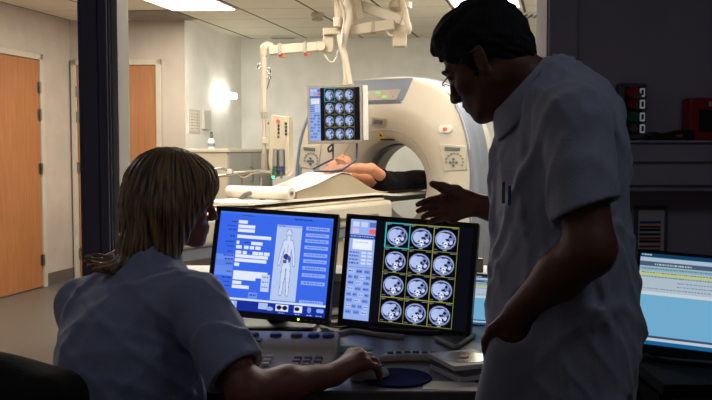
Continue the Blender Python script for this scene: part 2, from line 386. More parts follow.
# window edge trim seen on the dark side
struct('trim_1', MB().box((XWR+.05, YW-.006, CZ/2), (.1, .012, CZ)), M['wall_dark'], bevel=.003)

# ---- doors
def door(name, p, e, n, w_, h, hinges, hside, handle=True, frame=.055):
    """p: bottom start of the leaf on the wall line, e along the wall, n into the room"""
    t = tag(thing(name, None, None, p), kind='structure')
    MB().prism([(0, .008), (w_, .008), (w_, h), (0, h)], p+n*.004, e, V(0, 0, 1), n, .018).build('door_panel', M['door'], t, bevel=.002)
    f = MB()
    for a, b, c, d in ((-frame, -.004, 0, h+frame), (w_+.004, w_+frame, 0, h+frame), (-frame, w_+frame, h+.004, h+frame)):
        f.prism([(a, c), (b, c), (b, d), (a, d)], p+n*.002, e, V(0, 0, 1), n, .035)
    f.build('door_frame', M['doorframe'], t, bevel=.003)
    for z in hinges:
        x = w_-.002 if hside > 0 else .002
        MB().cyl(p+e*x+n*.036+V(0, 0, z-.05), p+e*x+n*.036+V(0, 0, z+.05), .011, n=10).prism([(x-.03, z-.045), (x+.03, z-.045), (x+.03, z+.045), (x-.03, z+.045)], p+n*.02, e, V(0, 0, 1), n, .008).build('hinge', M['steel'], t)
    if handle:
        x = .06 if hside > 0 else w_-.06
        MB().lathe([(.024, 0), (.024, .01), (.01, .012), (.01, .05)], p+e*x+n*.02+V(0, 0, 1.03), n).tube([p+e*x+n*.062+V(0, 0, 1.03), p+e*(x+.11*hside)+n*.062+V(0, 0, 1.03)], .009).build('door_handle', M['steel'], t)
    return t
nL = V(Dd[1], -Dd[0], 0); eL = Dd
def wl(y): return V(-2.716-.24*(8.13-y), y, 0)
door('door_1', wl(7.61)-eL*.92, eL, nL, .92, 2.03, (1.79, 1.55, 1.07, .25), 1)
eB = nrm(C2-C1); nB = V(eB[1], -eB[0], 0)
def wb(px):
    k = (px-356)/F; t = (C1[0]-k*C1[1])/(k*eB[1]-eB[0]); return C1+eB*t
pR = wb(157.5)
Lg = np.linalg.norm(pR-C1)-.075
door('door_2', C1+eB*.075, eB, nB, Lg, 2.03, (1.79, 1.55, 1.07, .25), -1, handle=False)
eC = nrm(C4-C3); nC = V(eC[1], -eC[0], 0)
for nm, a, b, n in (('baseboard_left', wl(7.69), C1-eL*.02, nL), ('baseboard_left', wl(4.0), wl(6.62), nL), ('baseboard_back', C1+eB*(Lg+.14), C2, nB), ('baseboard_far', C3+eC*.1, C4-eC*.1, nC)):
    e = nrm(b-a); L_ = np.linalg.norm(b-a)
    struct(nm, MB().prism([(0, 0), (L_, 0), (L_, .11), (0, .11)], a, e, V(0, 0, 1), n, .014), M['skirt'])

# ---- ceiling light panels (some in view, the rest added out of view for light)
def ceil_pt(s1, s2):  # solve for grid coordinates
    A = np.array([[g1[0], g1[1]], [g2[0], g2[1]]]); return np.append(np.linalg.solve(A, [s1, s2]), CZ)
def panel_mb(c0, c1, r0, r1, z, t, ins=0):
    a, b, c, d = ceil_pt(o1+.6*c0+ins, o2+.57*r0+ins), ceil_pt(o1+.6*c1-ins, o2+.57*r0+ins), ceil_pt(o1+.6*c1-ins, o2+.57*r1-ins), ceil_pt(o1+.6*c0+ins, o2+.57*r1-ins)
    vs = [V(*p[:2], z) for p in (a, b, c, d)]; vs += [v-V(0, 0, t) for v in vs]
    return vs, [(0, 1, 2, 3), (7, 6, 5, 4), (0, 4, 5, 1), (1, 5, 6, 2), (2, 6, 7, 3), (3, 7, 4, 0)]
def ceiling_light(c0, r0, r1, label):
    c = ceil_pt(o1+.6*(c0+.5), o2+.57*(r0+r1)/2)
    t = thing('ceiling_light', label, 'ceiling light', c-V(0, 0, .004), 'recessed ceiling light panels')
    m = MB(); m.add(*panel_mb(c0, c0+1, r0, r1, CZ-.002, .008, .012)); m.build('light_frame', M['offwhite'], t)
    m = MB(); m.add(*panel_mb(c0, c0+1, r0, r1, CZ-.0105, .004, .035)); m.build('diffuser', M['lampglow'], t)
# ================================================================ scan room
ceiling_light(-1, -3.1, -1, 'square bright ceiling light panel above the wall lamp, by the grey vent tile')
ceiling_light(3, -3, -1, 'bright ceiling light panel right above the dark-haired man\'s head')
ceiling_light(1, -6, -4, 'added out-of-view ceiling light panel in front of the scanner, next to the hanging arms')  # unseen panels from here on, added to brighten the scan room
ceiling_light(-3, -6, -4, 'added out-of-view ceiling light panel near the wall with the wooden door')
ceiling_light(4, -6, -4, 'added out-of-view ceiling light panel over the free floor right of the scanner')
t = thing('ceiling_vent', 'dark grey ventilation tile beside the bright ceiling light', 'air vent', ceil_pt(o1-.9, o2-.28))
m = MB(); m.add(*panel_mb(-2, -1, -1, 0, CZ-.001, .006, .01)); m.build('vent_plate', M['paneldark'], t)
m = MB()
for i in range(9):
    a = ceil_pt(o1-1.17, o2-.52+.058*i); b = ceil_pt(o1-.63, o2-.52+.058*i); m.prism([(0, 0), (np.linalg.norm(b-a), 0), (np.linalg.norm(b-a), .006), (0, .006)], V(a[0], a[1], CZ-.016), nrm(b-a), V(0, 0, 1), V(-g1[1], g1[0], 0)*-1, .03)
m.build('vent_slats', M['paneldark'], t)
c = meas(283, 37.2)
t = thing('ceiling_slot_vent', 'narrow pale slot vent in the ceiling above the injector arm', 'air vent', c-V(0, 0, .004))
MB().box(c-V(0, 0, .006), (.28, .09, .012)).build('vent_plate', M['offwhite'], t, bevel=.002)
MB().box(c-V(0, .015, .015), (.24, .02, .006)).box(c-V(0, -.015, .015), (.24, .02, .006)).build('vent_slats', M['paneldark'], t)
c = meas(525, 14)
t = thing('ceiling_register', 'small louvred ceiling outlet behind the standing man\'s head', 'air vent', c-V(0, 0, .004))
MB().box(c-V(0, 0, .008), (.30, .22, .016)).build('vent_plate', M['offwhite'], t, bevel=.003)
m = MB()
for i in range(5): m.box(c+V(-.1+.05*i, 0, -.02), (.02, .16, .01))
m.build('vent_slats', M['screwgrey'], t)
c = meas(317.5, 13)
t = thing('smoke_detector', 'small boxy cream detector fixed to the ceiling tiles', 'detector', c-V(0, 0, .002))
MB().lathe([(.02, 0), (.055, -.002), (.06, -.03), (.045, -.036), (.045, -.05)], c).build('detector_base', M['cream'], t)
MB().lathe([(.03, -.05), (.052, -.052), (.052, -.066), (.02, -.072)], c).build('detector_head', M['paneldark'], t)

# ---- wall lamp on the side wall
eS = nrm(C3-C2); nS = V(eS[1], -eS[0], 0)
def ws(px):
    k = (px-356)/F; t = (C2[0]-k*C2[1])/(k*eS[1]-eS[0]); return C2+eS*t
c = ws(220); c[2] = CAMZ+54.5*c[1]/F
t = thing('wall_lamp', 'small lit horizontal wall lamp glowing against the pale grey wall', 'wall lamp', c)
MB().prism(rrect(.07, .10, .01), c+nS*.001, eS, V(0, 0, 1), nS, .02).build('lamp_mount', M['offwhite'], t)
MB().prism(rrect(.36, .06, .02), c+nS*.055+eS*.06, eS, V(0, 0, 1), nS, .05).build('lamp_shade', M['wallglow'], t, bevel=.004)
MB().box(c+nS*.035, (.02, .02, .02)).build('lamp_arm', M['offwhite'], t)
c = ws(194.5); c[2] = CAMZ+28.5*c[1]/F
t = thing('wall_notice', 'small white wall card with a column of yellow marks, left of the wall lamp', 'notice', c)
MB().prism(rrect(.26, .225, .004), c+nS*.001, eS, V(0, 0, 1), nS, .006).build('card', M['offwhite'], t)
MB().prism(rrect(.205, .185, .002), c+nS*.007, eS, V(0, 0, 1), nS, .0015).build('paper', M['white'], t)
m = MB()
for i in range(6):
    m.mi(0).prism([(-.02, -.005), (.02, -.005), (.02, .005), (-.02, .005)], c+nS*.0085+V(0, 0, .07-.028*i), eS, V(0, 0, 1), nS, .001)
    m.mi(1).prism([(-.085, -.003), (-.045, -.003), (-.045, .003), (-.085, .003)], c+nS*.0085+V(0, 0, .07-.028*i), eS, V(0, 0, 1), nS, .001)
    m.mi(1).prism([(.045, -.003), (.085, -.003), (.085, .003), (.045, .003)], c+nS*.0085+V(0, 0, .07-.028*i), eS, V(0, 0, 1), nS, .001)
m.build('printed_marks', [M['yellow'], M['screwgrey']], t)
c = ws(205.5); c[2] = CAMZ+30*c[1]/F
tag(MB().prism(rrect(.17, .19, .01), c+nS*.001, eS, V(0, 0, 1), nS, .03).build('wall_box', M['offwhite'], bevel=.004), 'plain pale box on the wall directly below the lit wall lamp', 'wall box')

# ---- low cabinets along the side wall
ctop = 1.245
eD = Dd; eN = V(-Dd[1], Dd[0], 0)   # towards the left
def cabinet(p, L, W, label):
    t = thing('cabinet', label, 'cabinet', p)
    MB().prism([(0, 0), (L, 0), (L, ctop-.03), (0, ctop-.03)], p, eD, V(0, 0, 1), eN, W).build('body', M['cream2'], t, bevel=.003)
    for k in (0,):
        d = MB().prism([(.004, .08), (L-.004, .08), (L-.004, ctop-.035), (.004, ctop-.035)], p-eN*.016, eD, V(0, 0, 1), eN, .016).build('door', M['cabinetgrey'], t, bevel=.002)
        h = MB().tube([p-eN*.016+eD*(L-.05)+V(0, 0, .95), p-eN*.045+eD*(L-.05)+V(0, 0, .95), p-eN*.045+eD*(L-.05)+V(0, 0, 1.08), p-eN*.016+eD*(L-.05)+V(0, 0, 1.08)], .005).build('handle', M['steel'], t)
        h.parent = d; h.location = tuple(np.array(h.location)); WLOC[h] = wloc(t)
    return t
p0 = P(227, 150, 7.2); p0[2] = 0
cabinet(p0, .56, .52, 'cream and grey cabinet end nearest the window, left of the paper roll')
cabinet(p0+eD*.565, .56, .50, 'grey-doored cabinet behind the first one, under the injector pole')
tag(MB().prism([(-.01, 0), (1.14, 0), (1.14, .03), (-.01, .03)], p0-eN*.025+V(0, 0, ctop-.03), eD, V(0, 0, 1), eN, .555).build('worktop', M['cream'], bevel=.004), 'pale top running over the two low cabinets', 'worktop')
c = P(211.5, 148, 7.6); c[2] = ctop
t = thing('pump_bottle', 'small white bottle with green top standing on the cabinet', 'bottle', c)
MB().lathe([(.03, 0), (.032, .01), (.032, .07), (.02, .09), (.012, .095)], c).build('bottle_body', M['offwhite'], t)
MB().lathe([(.0325, .02), (.0325, .05)], c, caps=False).build('bottle_label', M['bluegrey'], t)
MB().lathe([(.014, .095), (.016, .097), (.016, .125), (.01, .13)], c).build('bottle_neck', M['screwgrey'], t)
MB().lathe([(.012, .13), (.013, .132), (.012, .152), (.006, .156)], c).build('bottle_cap', M['green'], t)

# ================================================================ CT scanner gantry
A45 = math.radians(33)
G = V(.180, 7.26, 0); eu = V(math.cos(A45), -math.sin(A45), 0); ed = V(math.sin(A45), math.cos(A45), 0)   # across, and depth into the gantry
BZ = .935
gt = thing('ct_scanner', 'large cream and blue-grey ring scanner with a round bore', 'medical scanner', G+ed*.45)
half = [(0, 1.862), (.18, 1.858), (.36, 1.838), (.50, 1.80), (.62, 1.742), (.72, 1.655), (.80, 1.53), (.862, 1.36), (.90, 1.16), (.925, .94), (.93, .70), (.925, .45), (.91, .22), (.89, .06), (.6, .05), (.3, .05), (0, .05)]
def outline(N=96, sc=1.0):
    """closed outline sampled by angle about the bore centre"""
    pts = [(x, z-BZ) for x, z in half]; pts = pts+[(-x, z) for x, z in pts[::-1][1:-1]]; out = []
    pa = np.array(pts)
    for k in range(N):
        a = 2*math.pi*k/N; d = V(math.sin(a), math.cos(a)); best = 0
        for i in range(len(pa)):
            p, q = pa[i], pa[(i+1) % len(pa)]; e = q-p; det = d[0]*(-e[1])+d[1]*e[0]
            if abs(det) < 1e-9: continue
            s = (p[0]*(-e[1])+p[1]*e[0])/det; u = (d[0]*p[1]-d[1]*p[0])/det
            if s > 0 and -1e-6 <= u <= 1+1e-6: best = max(best, s)
        out.append(best*d)
    o = np.array(out)
    for _ in range(2): o = (np.roll(o, 1, 0)+2*o+np.roll(o, -1, 0))/4
    return o
N = 128; OUT = outline(N)
def gp(u, z, d): return G+eu*u+ed*d+V(0, 0, z)
def face_depth(u, z):   # gentle lean back at the top and towards the sides
    return .10*max(0, (z-1.25)/.62)**2+.05*(abs(u)/1.03)**3
ring = [V(math.sin(2*math.pi*k/N), math.cos(2*math.pi*k/N)) for k in range(N)]
def ringpts(s, extra=0.0, sc=None):
    """s=0 the bore edge, 1 the outline"""
    out = []
    for k in range(N):
        a = ring[k]*.385; b = OUT[k]*(sc or 1.0); p = a*(1-s)+b*s; u, z = p[0], p[1]+BZ; r = math.hypot(p[0], p[1])
        dish = .17*(max(0, 1-(r-.40)/.34))**2.2
        out.append(gp(u, z, face_depth(u, z)+dish+extra))
    return out
m = MB(); rs = []
SL = [0, .03, .07, .12, .18, .25, .33, .42, .52, .62, .72, .82, .90, .955]
rs = [ringpts(s) for s in SL]
rs.append([p+ed*.012 for p in ringpts(.985)]); rs.append([p+ed*.04 for p in ringpts(1.0)]); rs.append([p+ed*.10 for p in ringpts(1.0)])
m.rings(rs[::-1], False, False)
# grey cheeks on both sides: faces beyond the cheek line take the second material
vv = np.array(m.v); 
def cheek_u(z): return float(np.interp(z, [1.08, 1.25, 1.39, 1.52, 1.62], [.862, .845, .81, .76, .70]))
def cheek(u, z):
    if u < 0: u = u*1.035
    lim = cheek_u(z) if z < 1.66 else 9
    return abs(u) > lim
fm = []
for f in m.f:
    c = vv[list(f)].mean(0)-G; u = c@eu; z = c[2]; fm.append(1 if cheek(u, z) else 0)
m.m = fm
front = m.build('front_cover', [M['cream'], M['bluegrey']], gt, ang=50)
# grooves/lips where the cheeks meet the cover
m = MB()
for sgn in (1, -1):
    pts = []
    for z in np.linspace(.10, 1.64, 30):
        u = sgn*cheek_u(z)
        r = math.hypot(u, z-BZ); pts.append(gp(u, z, face_depth(u, z)-.002))
    MB().tube(pts, .008, 6).build('cheek_edge', M['bluegrey'], gt)
# grey band round the gantry, rear housing, bore tube
m = MB(); m.rings([[p+ed*.10 for p in ringpts(1.0, 0, 1.0)], [p+ed*.13 for p in ringpts(1.0, 0, 1.012)], [p+ed*.26 for p in ringpts(1.0, 0, 1.005)], [p+ed*.28 for p in ringpts(1.0, 0, .98)]], False, False)
m.build('side_band', M['bluegrey'], gt)
m = MB()
def flat(sc, d, off=0): return [gp(OUT[k][0]*sc, OUT[k][1]*sc+BZ, d) for k in range(N)]
m.rings([flat(.95, .27), flat(.93, .34), flat(.91, .60), flat(.86, .72), flat(.7, .76), [gp(ring[k][0]*.46, ring[k][1]*.46+BZ, .74) for k in range(N)], [gp(ring[k][0]*.37, ring[k][1]*.37+BZ, .70) for k in range(N)]], False, False)
m.build('rear_housing', M['offwhite'], gt, ang=45)
m = MB(); rr = lambda r, d: [gp(ring[k][0]*r, ring[k][1]*r+BZ, d) for k in range(N)]
m.rings([[p for p in ringpts(0)], rr(.375, .20), rr(.36, .30), rr(.36, .70), rr(.37, .70)], False, False)
m.build('bore_liner', M['cream'], gt)
m = MB(); m.rings([rr(.358, .40), rr(.345, .41), rr(.345, .50), rr(.358, .51)], False, False); m.build('scan_window', M['screwgrey'], gt)
# thin seam ring on the dish
m = MB(); pts = ringpts(.16); m.tube([p-ed*.001 for p in pts[-26:]]+[p-ed*.001 for p in pts[:27]], .004, 6); m.build('dish_seam', M['paneldark'], gt)
def onface(u, z):
    r = math.hypot(u, z-BZ); return gp(u, z, face_depth(u, z)+.17*(max(0, 1-(r-.40)/.34))**2.2)
def patch(poly, off, n=1):
    """polygon wrapped on the cover"""
    return [onface(u, z)-ed*off for u, z in poly]
def decal(mb, poly, off, th=.006):
    a = patch(poly, off+th); b = patch(poly, off-.02); n = len(poly)
    mb.add(a+b, [tuple(range(n))]+[(i, (i+1) % n, n+(i+1) % n, n+i)[::-1] for i in range(n)])
def rr2(u, z, w_, h_, r, n=4): return [(u+x, z+y) for x, y in rrect(w_, h_, r, n)]
# top display
m = MB()
top = [(-.42, 1.855), (-.32, 1.66), (-.27, 1.635), (.27, 1.635), (.32, 1.66), (.42, 1.855)]
g = []
for i in range(9):
    s = i/8; z = 1.625+.215*s; z = min(z, 1.85); hw = .215+.085*s**.8; g.append([onface(-hw+2*hw*j/12, z)-ed*(.014 if 0 < j < 12 and i > 0 else .0) for j in range(13)])
m.rings(g, False, False, closed=False); m.build('display_surround', M['bluegrey'], gt)
m = MB(); decal(m, [(-.17, 1.66), (.175, 1.66), (.205, 1.745), (-.20, 1.745)], .016); m.build('display_panel', M['paneldark'], gt)
for (u, z) in ((-.15, 1.722), (-.04, 1.722), (.035, 1.685)):
    m = MB(); decal(m, [(u, z-.010), (u+.045, z-.010), (u+.045, z+.010), (u, z+.010)], .019); m.build('number_display', M['ledgreen2'], gt)
m = MB()
for (u, z) in ((.04, 1.72), (.12, 1.72), (.14, 1.685), (-.08, 1.68), (.0, 1.68)): m = MB(); decal(m, rr2(u, z, .012, .012, .005), .020); m.build('indicator', M['orange'], gt)
# positioning light and warning sticker above the bore
m = MB(); decal(m, [(-.10, 1.445), (.03, 1.438), (.06, 1.50), (-.07, 1.515)], .004, .01); m.build('laser_port', M['paneldark'], gt)
m = MB(); decal(m, [(-.075, 1.458), (.015, 1.452), (.03, 1.486), (-.05, 1.497)], .016, .004); m.build('laser_lens', M['screwgrey'], gt)
m = MB(); decal(m, [(-.045, 1.40), (-.005, 1.335), (-.085, 1.335)], .003); m.build('warning_triangle', M['yellow'], gt)
m = MB(); decal(m, [(-.045, 1.378), (-.032, 1.352), (-.058, 1.352)], .011, .003); decal(m, [(-.07, 1.318), (.07, 1.318), (.07, 1.332), (-.07, 1.332)], .004); m.build('warning_print', M['black'], gt)
# red emergency buttons + keypads on both sides
for sg in (1, -1):
    uc = .715*sg
    m = MB(); decal(m, rr2(uc-.07*sg, 1.405, .11, .06, .028), .008, .008); b = m.build('stop_button_plate', M['offwhite'], gt)
    m = MB(); decal(m, rr2(uc-.07*sg, 1.405, .035, .026, .012), .018, .006); m.build('stop_button', M['orange'], gt)
    m = MB(); decal(m, [(uc-.125, 1.285), (uc+.11, 1.265), (uc+.115, 1.075), (uc-.085, 1.06)] if sg > 0 else [(uc-.11, 1.265), (uc+.125, 1.285), (uc+.085, 1.06), (uc-.115, 1.075)], .003, .008); kp = m.build('keypad', M['padbeige'], gt, bevel=.004)
    m = MB(); decal(m, [(uc-.07, 1.232), (uc+.06, 1.228), (uc+.06, 1.252), (uc-.07, 1.262)], .012, .004); m.build('keypad_display', M['screwgrey'], gt)
    m = MB()
    for k in range(10):
        a = math.radians(-30+24*k); decal(m, rr2(uc+.012+.075*math.cos(a), 1.145+.065*math.sin(a), .015, .015, .006), .012, .006)
    m.build('keypad_keys', M['keygrey'], gt)
    m = MB()
    for k in range(4):
        a = math.radians(90*k); decal(m, rr2(uc+.005+.028*math.cos(a), 1.135+.026*math.sin(a), .018, .018, .008), .012, .008)
    decal(m, rr2(uc+.005, 1.135, .016, .016, .007), .012, .008)
    m.build('direction_keys', M['slatekey'], gt)

# base plinth

m = MB(); m.prism([(-.9, 0), (.9, 0), (.9, .66), (-.9, .66)], gp(0, 0, .06), eu, ed, V(0, 0, 1), .055); m.build('plinth', M['screwgrey'], gt)

# ================================================================ patient table (axis runs out of the bore towards the window)
ta = -ed  # outwards
tn = eu   # to its near side
def tp(s, w_, z): return G+ed*.0+ta*s+tn*w_+V(0, 0, z)
tb = thing('patient_table', 'cream motorised patient table leading into the scanner bore', 'scanner table', tp(1.5, 0, 0))
TZ = .84
def slab(mb, s0, s1, w_, z0, z1, rnd=.12):
    """long body with rounded ends, plan view"""
    pl = rrect(s1-s0, w_, rnd, 6); mb.prism([(x+(s0+s1)/2, y) for x, y in pl], tp(0, 0, z0), ta, tn, V(0, 0, 1), z1-z0)
m = MB(); slab(m, .24, 2.85, .66, .66, .832, .10); m.build('table_body', M['cream'], tb, bevel=.03, seg=4)
m = MB(); slab(m, .34, 2.7, .60, .58, .66, .08); m.build('table_skirt', M['bluegrey'], tb, bevel=.01)
m = MB(); slab(m, .8, 2.2, .50, .06, .58, .12); m.build('pedestal', M['cream2'], tb, bevel=.03, seg=3)
m = MB(); slab(m, .7, 2.2, .60, 0, .06, .12); m.build('pedestal_foot', M['screwgrey'], tb, bevel=.01)
m = MB(); slab(m, .28, 2.6, .52, .834, .848, .05); m.build('cradle_rail', M['cream2'], tb, bevel=.004)
# cradle: shallow curved carbon board, goes through the bore
def strip(name, s0, s1, hw, z, th, sag, m_, parent, ns=24):
    mb = MB(); rs_ = []
    for s in np.linspace(s0, s1, ns):
        up = [tp(s, -hw+2*hw*j/10, z(s)+sag*((2*j/10-1)**2)) for j in range(11)]
        rs_.append(up+[q-V(0, 0, th) for q in up[::-1]])
    return mb.rings(rs_).build(name, m_, parent, ang=40)
strip('cradle', -.70, .24, .21, lambda s: .848, .06, .02, M['black'], tb)
strip('cradle_pad', -.70, 1.95, .215, lambda s: .862+.026*min(1, max(0, (s-.05)/.25)), .018, .004, M['white'], tb)
MB().tube([tp(.55, .342, .73), tp(2.4, .342, .73)], .012).build('side_rail', M['steel'], tb)

# paper roll, paper sheet over the head wedge
def wedge_z(s):
    x = np.array([.16, .28, .42, .56, .70, .82, .98, 1.2, 1.45, 1.7, 1.9]); y = np.array([.897, .902, .93, .985, 1.04, 1.068, 1.04, .985, .94, .91, .902]); return float(np.interp(s, x, y))
def smoothz(s): return sum(wedge_z(s+d) for d in (-.08, -.04, 0, .04, .08))/5
mb = MB(); rs_ = []
for s in np.linspace(.16, 1.42, 34):
    zz = smoothz(s); rs_.append([tp(s, -.08, zz-.006), tp(s, .21, zz-.006), tp(s, .21, .889), tp(s, -.08, .889)])
tag(mb.rings(rs_).build('head_wedge', M['foam'], bevel=.004), 'beige foam wedge under the patient\'s raised arms', 'positioning cushion')
mb = MB(); rs_ = []
for s in np.linspace(.72, 1.50, 34):
    zz = smoothz(s)+.004; wv = .006*math.sin(9*s); up = [tp(s, -.09+.31*j/12, zz+wv*math.sin(5*j/12+s*3)*.6-(.0 if 0 < j < 12 else .0)) for j in range(13)]
    lo = [tp(s, -.09+.31*j/12, zz-.004+wv*math.sin(5*j/12+s*3)*.6) for j in range(13)][::-1]; rs_.append(up+lo)
tag(mb.rings(rs_).build('paper_sheet', M['white'], ang=60), 'white paper sheet draped over the foam wedge on the table', 'paper sheet')

# paper roll
rc_ = tp(1.57, 0, .892+.046)
t = thing('paper_roll', 'white paper roll lying across the patient table with its end facing the window', 'paper roll', rc_-V(0, 0, .044))
MB().lathe([(.018, -.28), (.043, -.28), (.044, -.27), (.044, .27), (.043, .28), (.018, .28), (.018, -.28)], rc_, tn, caps=False).build('paper', M['white'], t)
MB().lathe([(.012, -.285), (.018, -.285), (.018, .285), (.012, .285), (.012, -.285)], rc_, tn, caps=False).build('core', M['paneldark'], t)
# chrome carrying frame standing at the table's foot end
fb = P(243, 195, 6.15); fb[2] = .85
t = thing('table_frame', 'bare metal tube frame with two posts at the foot end of the table', 'metal frame', fb)
q = lambda x, y, d=6.15: P(x, y, d)
MB().tube([q(209, 177), q(226, 175.5), q(236, 174), q(243, 177), q(252, 173), q(264, 171.5), q(272, 172)], .011, sub=4).build('lower_tube', M['chrome'], t)
MB().tube([q(211, 171), q(219, 168.6), q(226, 169.5), q(231, 173), q(240, 172.5), q(252, 171.5), q(266, 170.5), q(272, 174), q(275, 178)], .009, sub=4).build('upper_tube', M['chrome'], t)
for x in (242.5, 260.5):
    a = q(x, 176.5); MB().tube([a, V(a[0], a[1], .850)], .009).build('post', M['chrome'], t)
    MB().lathe([(.02, 0), (.02, .012), (.012, .02)], V(a[0], a[1], .850)).build('post_foot', M['steel'], t)
MB().box(q(229.5, 171.5), (.035, .03, .035)).build('clamp', M['offwhite'], t, bevel=.004)
c = P(252, 197, 5.95); c[2] = .850
m = MB(); pts = [c+V(math.cos(a)*.085, -.01, math.sin(a)*.085) for a in np.linspace(0, math.pi, 15)]; m.tube([p for p in pts], .017, 10)
tag(m.build('arch_handle', M['screwgrey']), 'grey arched handle on the table in front of the paper roll', 'handle')

# ================================================================ contrast injector hanging from a ceiling arm
d0 = 6.2
q = lambda x, y, d=d0: P(x, y, d)
t = thing('injector_boom', 'cream jointed ceiling arm whose thin pole hangs beside the scanner', 'ceiling arm', V(q(401, 0)[0], d0+.1, CZ-.01))
base = V(q(401, 0)[0], d0+.1, 0)
MB().lathe([(.10, CZ-.003), (.10, CZ-.03), (.05, CZ-.05)], base).build('ceiling_plate', M['cream2'], t)
MB().lathe([(.05, CZ-.04), (.05, 2.34), (.085, 2.31), (.085, 2.27), (.04, 2.24), (.036, 2.14)], base).build('ceiling_column', M['cream2'], t)
# upper arm (runs back-left), end box
def beam(a, b, w_, h_, name, m_, par, bevel=.008):
    a = np.array(a, float); b = np.array(b, float); e = nrm(b-a); side = nrm(np.cross(e, V(0, 0, 1))); up = np.cross(side, e)
    return MB().prism([(-w_/2, -h_/2), (w_/2, -h_/2), (w_/2, h_/2), (-w_/2, h_/2)], a, side, up, e, np.linalg.norm(b-a)).build(name, m_, par, bevel=bevel)
beam(q(362, 6, 6.35), q(404, 21, 6.2), .09, .075, 'upper_arm', M['cream2'], t)
MB().prism(rrect(.10, .155, .01), q(400, 35.5), V(1, 0, 0), V(0, 0, 1), V(0, 1, 0), .09).build('end_box', M['cream2'], t, bevel=.006)
MB().tube([q(402, 2), q(405, 12, 6.15), q(407, 22, 6.12), q(409, 28, 6.12), q(408, 32, 6.15)], .022, sub=4).build('arm_cable', M['cablewrap'], t)
beam(q(344, 31.5), q(394, 24.5), .07, .075, 'middle_arm', M['cream2'], t)
MB().tube([q(386, 29), q(388, 34), q(393, 36)], .010, sub=3).build('cable_loop', M['cream'], t)
MB().prism([(-.06, -.09), (.02, -.09), (.035, -.05), (.035, .09), (-.045, .09), (-.045, -.02)], q(329, 40), V(1, 0, 0), V(0, 0, 1), V(0, 1, 0), .07).build('elbow_block', M['cream2'], t, bevel=.006)
beam(q(323, 32), q(345, 31), .07, .05, 'elbow_link', M['cream2'], t)
MB().lathe([(.032, -.04), (.036, -.03), (.036, .03), (.032, .04)], q(321, 46.5), (0, 1, 0)).build('elbow_joint', M['cream2'], t)
beam(q(269, 50.5), q(321, 46.5), .065, .068, 'lower_arm', M['cream2'], t)
for x, y in ((280, 49.5), (305, 47.8)):
    MB().box(q(x, y), (.022, .085, .085)).build('arm_band', M['orange'] if 0 else M['paneldark'], t, bevel=.003)
    MB().box(q(x+2, y+6.6), (.04, .04, .018)).build('band_clip', M['orange'], t)
for x, y in ((373, 32), (349.5, 34.5)):
    MB().box(q(x, y-5), (.022, .085, .085)).build('arm_band', M['paneldark'], t, bevel=.003)
    MB().box(q(x, y+.5), (.035, .04, .015)).build('band_clip', M['orange'], t)
MB().tube([q(322, 50), q(327, 59), q(332, 62), q(336, 58), q(338, 50)], .007, sub=4).build('cable_loop', M['cream'], t)
MB().tube([q(272, 48), q(268, 45.5), q(264.5, 48), q(264.2, 56)], [.030, .030, .030, .026], sub=3, n=14).build('pole_knuckle', M['cream2'], t)
MB().cyl(q(264.2, 55), q(264.2, 115), .020).build('pole', M['cream2'], t)
MB().cyl(q(264.2, 115), q(264.2, 158), .014).build('pole_inner', M['cream2'], t)
MB().cyl(q(264.2, 153), q(264.2, 171), .024).build('pole_grip', M['paneldark'], t)
MB().cyl(q(264.2, 112), q(264.2, 118), .024).build('pole_collar', M['paneldark'], t)
for s_, ys in ((-1, 66), (1, 70), (1, 76)):
    m = MB().tube([q(264.2, ys+3), q(264.2+3*s_, ys+1), q(264.2+5*s_, ys+3), q(264.2+6.5*s_, ys+1), q(264.2+5.5*s_, ys-2), q(264.2+3.5*s_, ys-2)], .005, sub=4); m.build('hook', M['chrome'], t)
MB().tube([q(270, 78), q(268, 86), q(266, 91)], .004).build('hook_rod', M['chrome'], t)
beam(q(262, 141), q(272, 140), .05, .045, 'pole_bracket', M['cream2'], t, .004)
# injector head
c = q(281, 178)
t = thing('injector', 'cream twin-syringe contrast injector on the hanging pole, with orange dot', 'injector', c)
R_ = rotm((0, 0, 1), -12)
ex, ey = R_@V(1, 0, 0), R_@V(0, 1, 0); zz = lambda y: q(281, y)[2]; c0 = V(c[0], c[1], 0)
m = MB().prism([(-.082, zz(160)), (-.06, zz(178)), (.055, zz(176)), (.08, zz(172)), (.075, zz(116.5)), (-.055, zz(114.5)), (-.075, zz(130)), (-.075, zz(148))], c0-ey*.05, ex, V(0, 0, 1), ey, .11)
m.build('injector_body', M['cream2'], t, bevel=.008)
MB().prism([(-.05, zz(177)), (.05, zz(175)), (.045, zz(150)), (-.045, zz(150))], c0-ey*.052, ex, V(0, 0, 1), ey, .02).build('syringe_bay', M['screwgrey'], t)
for sx in (-.022, .024):
    a = c0+ex*sx-ey*.07
    MB().cyl(a+V(0, 0, zz(166)), a+V(0, 0, zz(149)), .016).build('syringe', M['keygrey'], t)
    MB().cyl(a+V(0, 0, zz(178)), a+V(0, 0, zz(166)), .008).build('plunger', M['screwgrey'], t)
    MB().box(a+V(0, 0, zz(169)), (.04, .03, .012)).build('finger_flange', M['green'] if sx < 0 else M['bluekey'], t)
MB().lathe([(.012, 0), (.012, .010)], c0+ex*-.004-ey*.051+V(0, 0, zz(121.5)), -ey).build('orange_dial', M['orange'], t)
MB().lathe([(.010, 0), (.010, .01)], c0+ex*-.088+V(0, 0, zz(123)), -ex).build('side_dial', M['orange'], t)
for k, (x, y) in enumerate([(.0, 126), (.0, 129.5), (.0, 133), (.055, 124), (.055, 127.5), (.055, 131), (.055, 134.5), (-.002, 137)]): MB().box(c0+ex*x-ey*.052+V(0, 0, zz(y)), (.014, .008, .016)).build('push_button', M['green'] if k == 7 else M['black'], t)
MB().ell(c0-ex*.035-ey*.07+V(0, 0, zz(177)), (.013, .013, .010)).build('status_light', M['ledteal'], t)
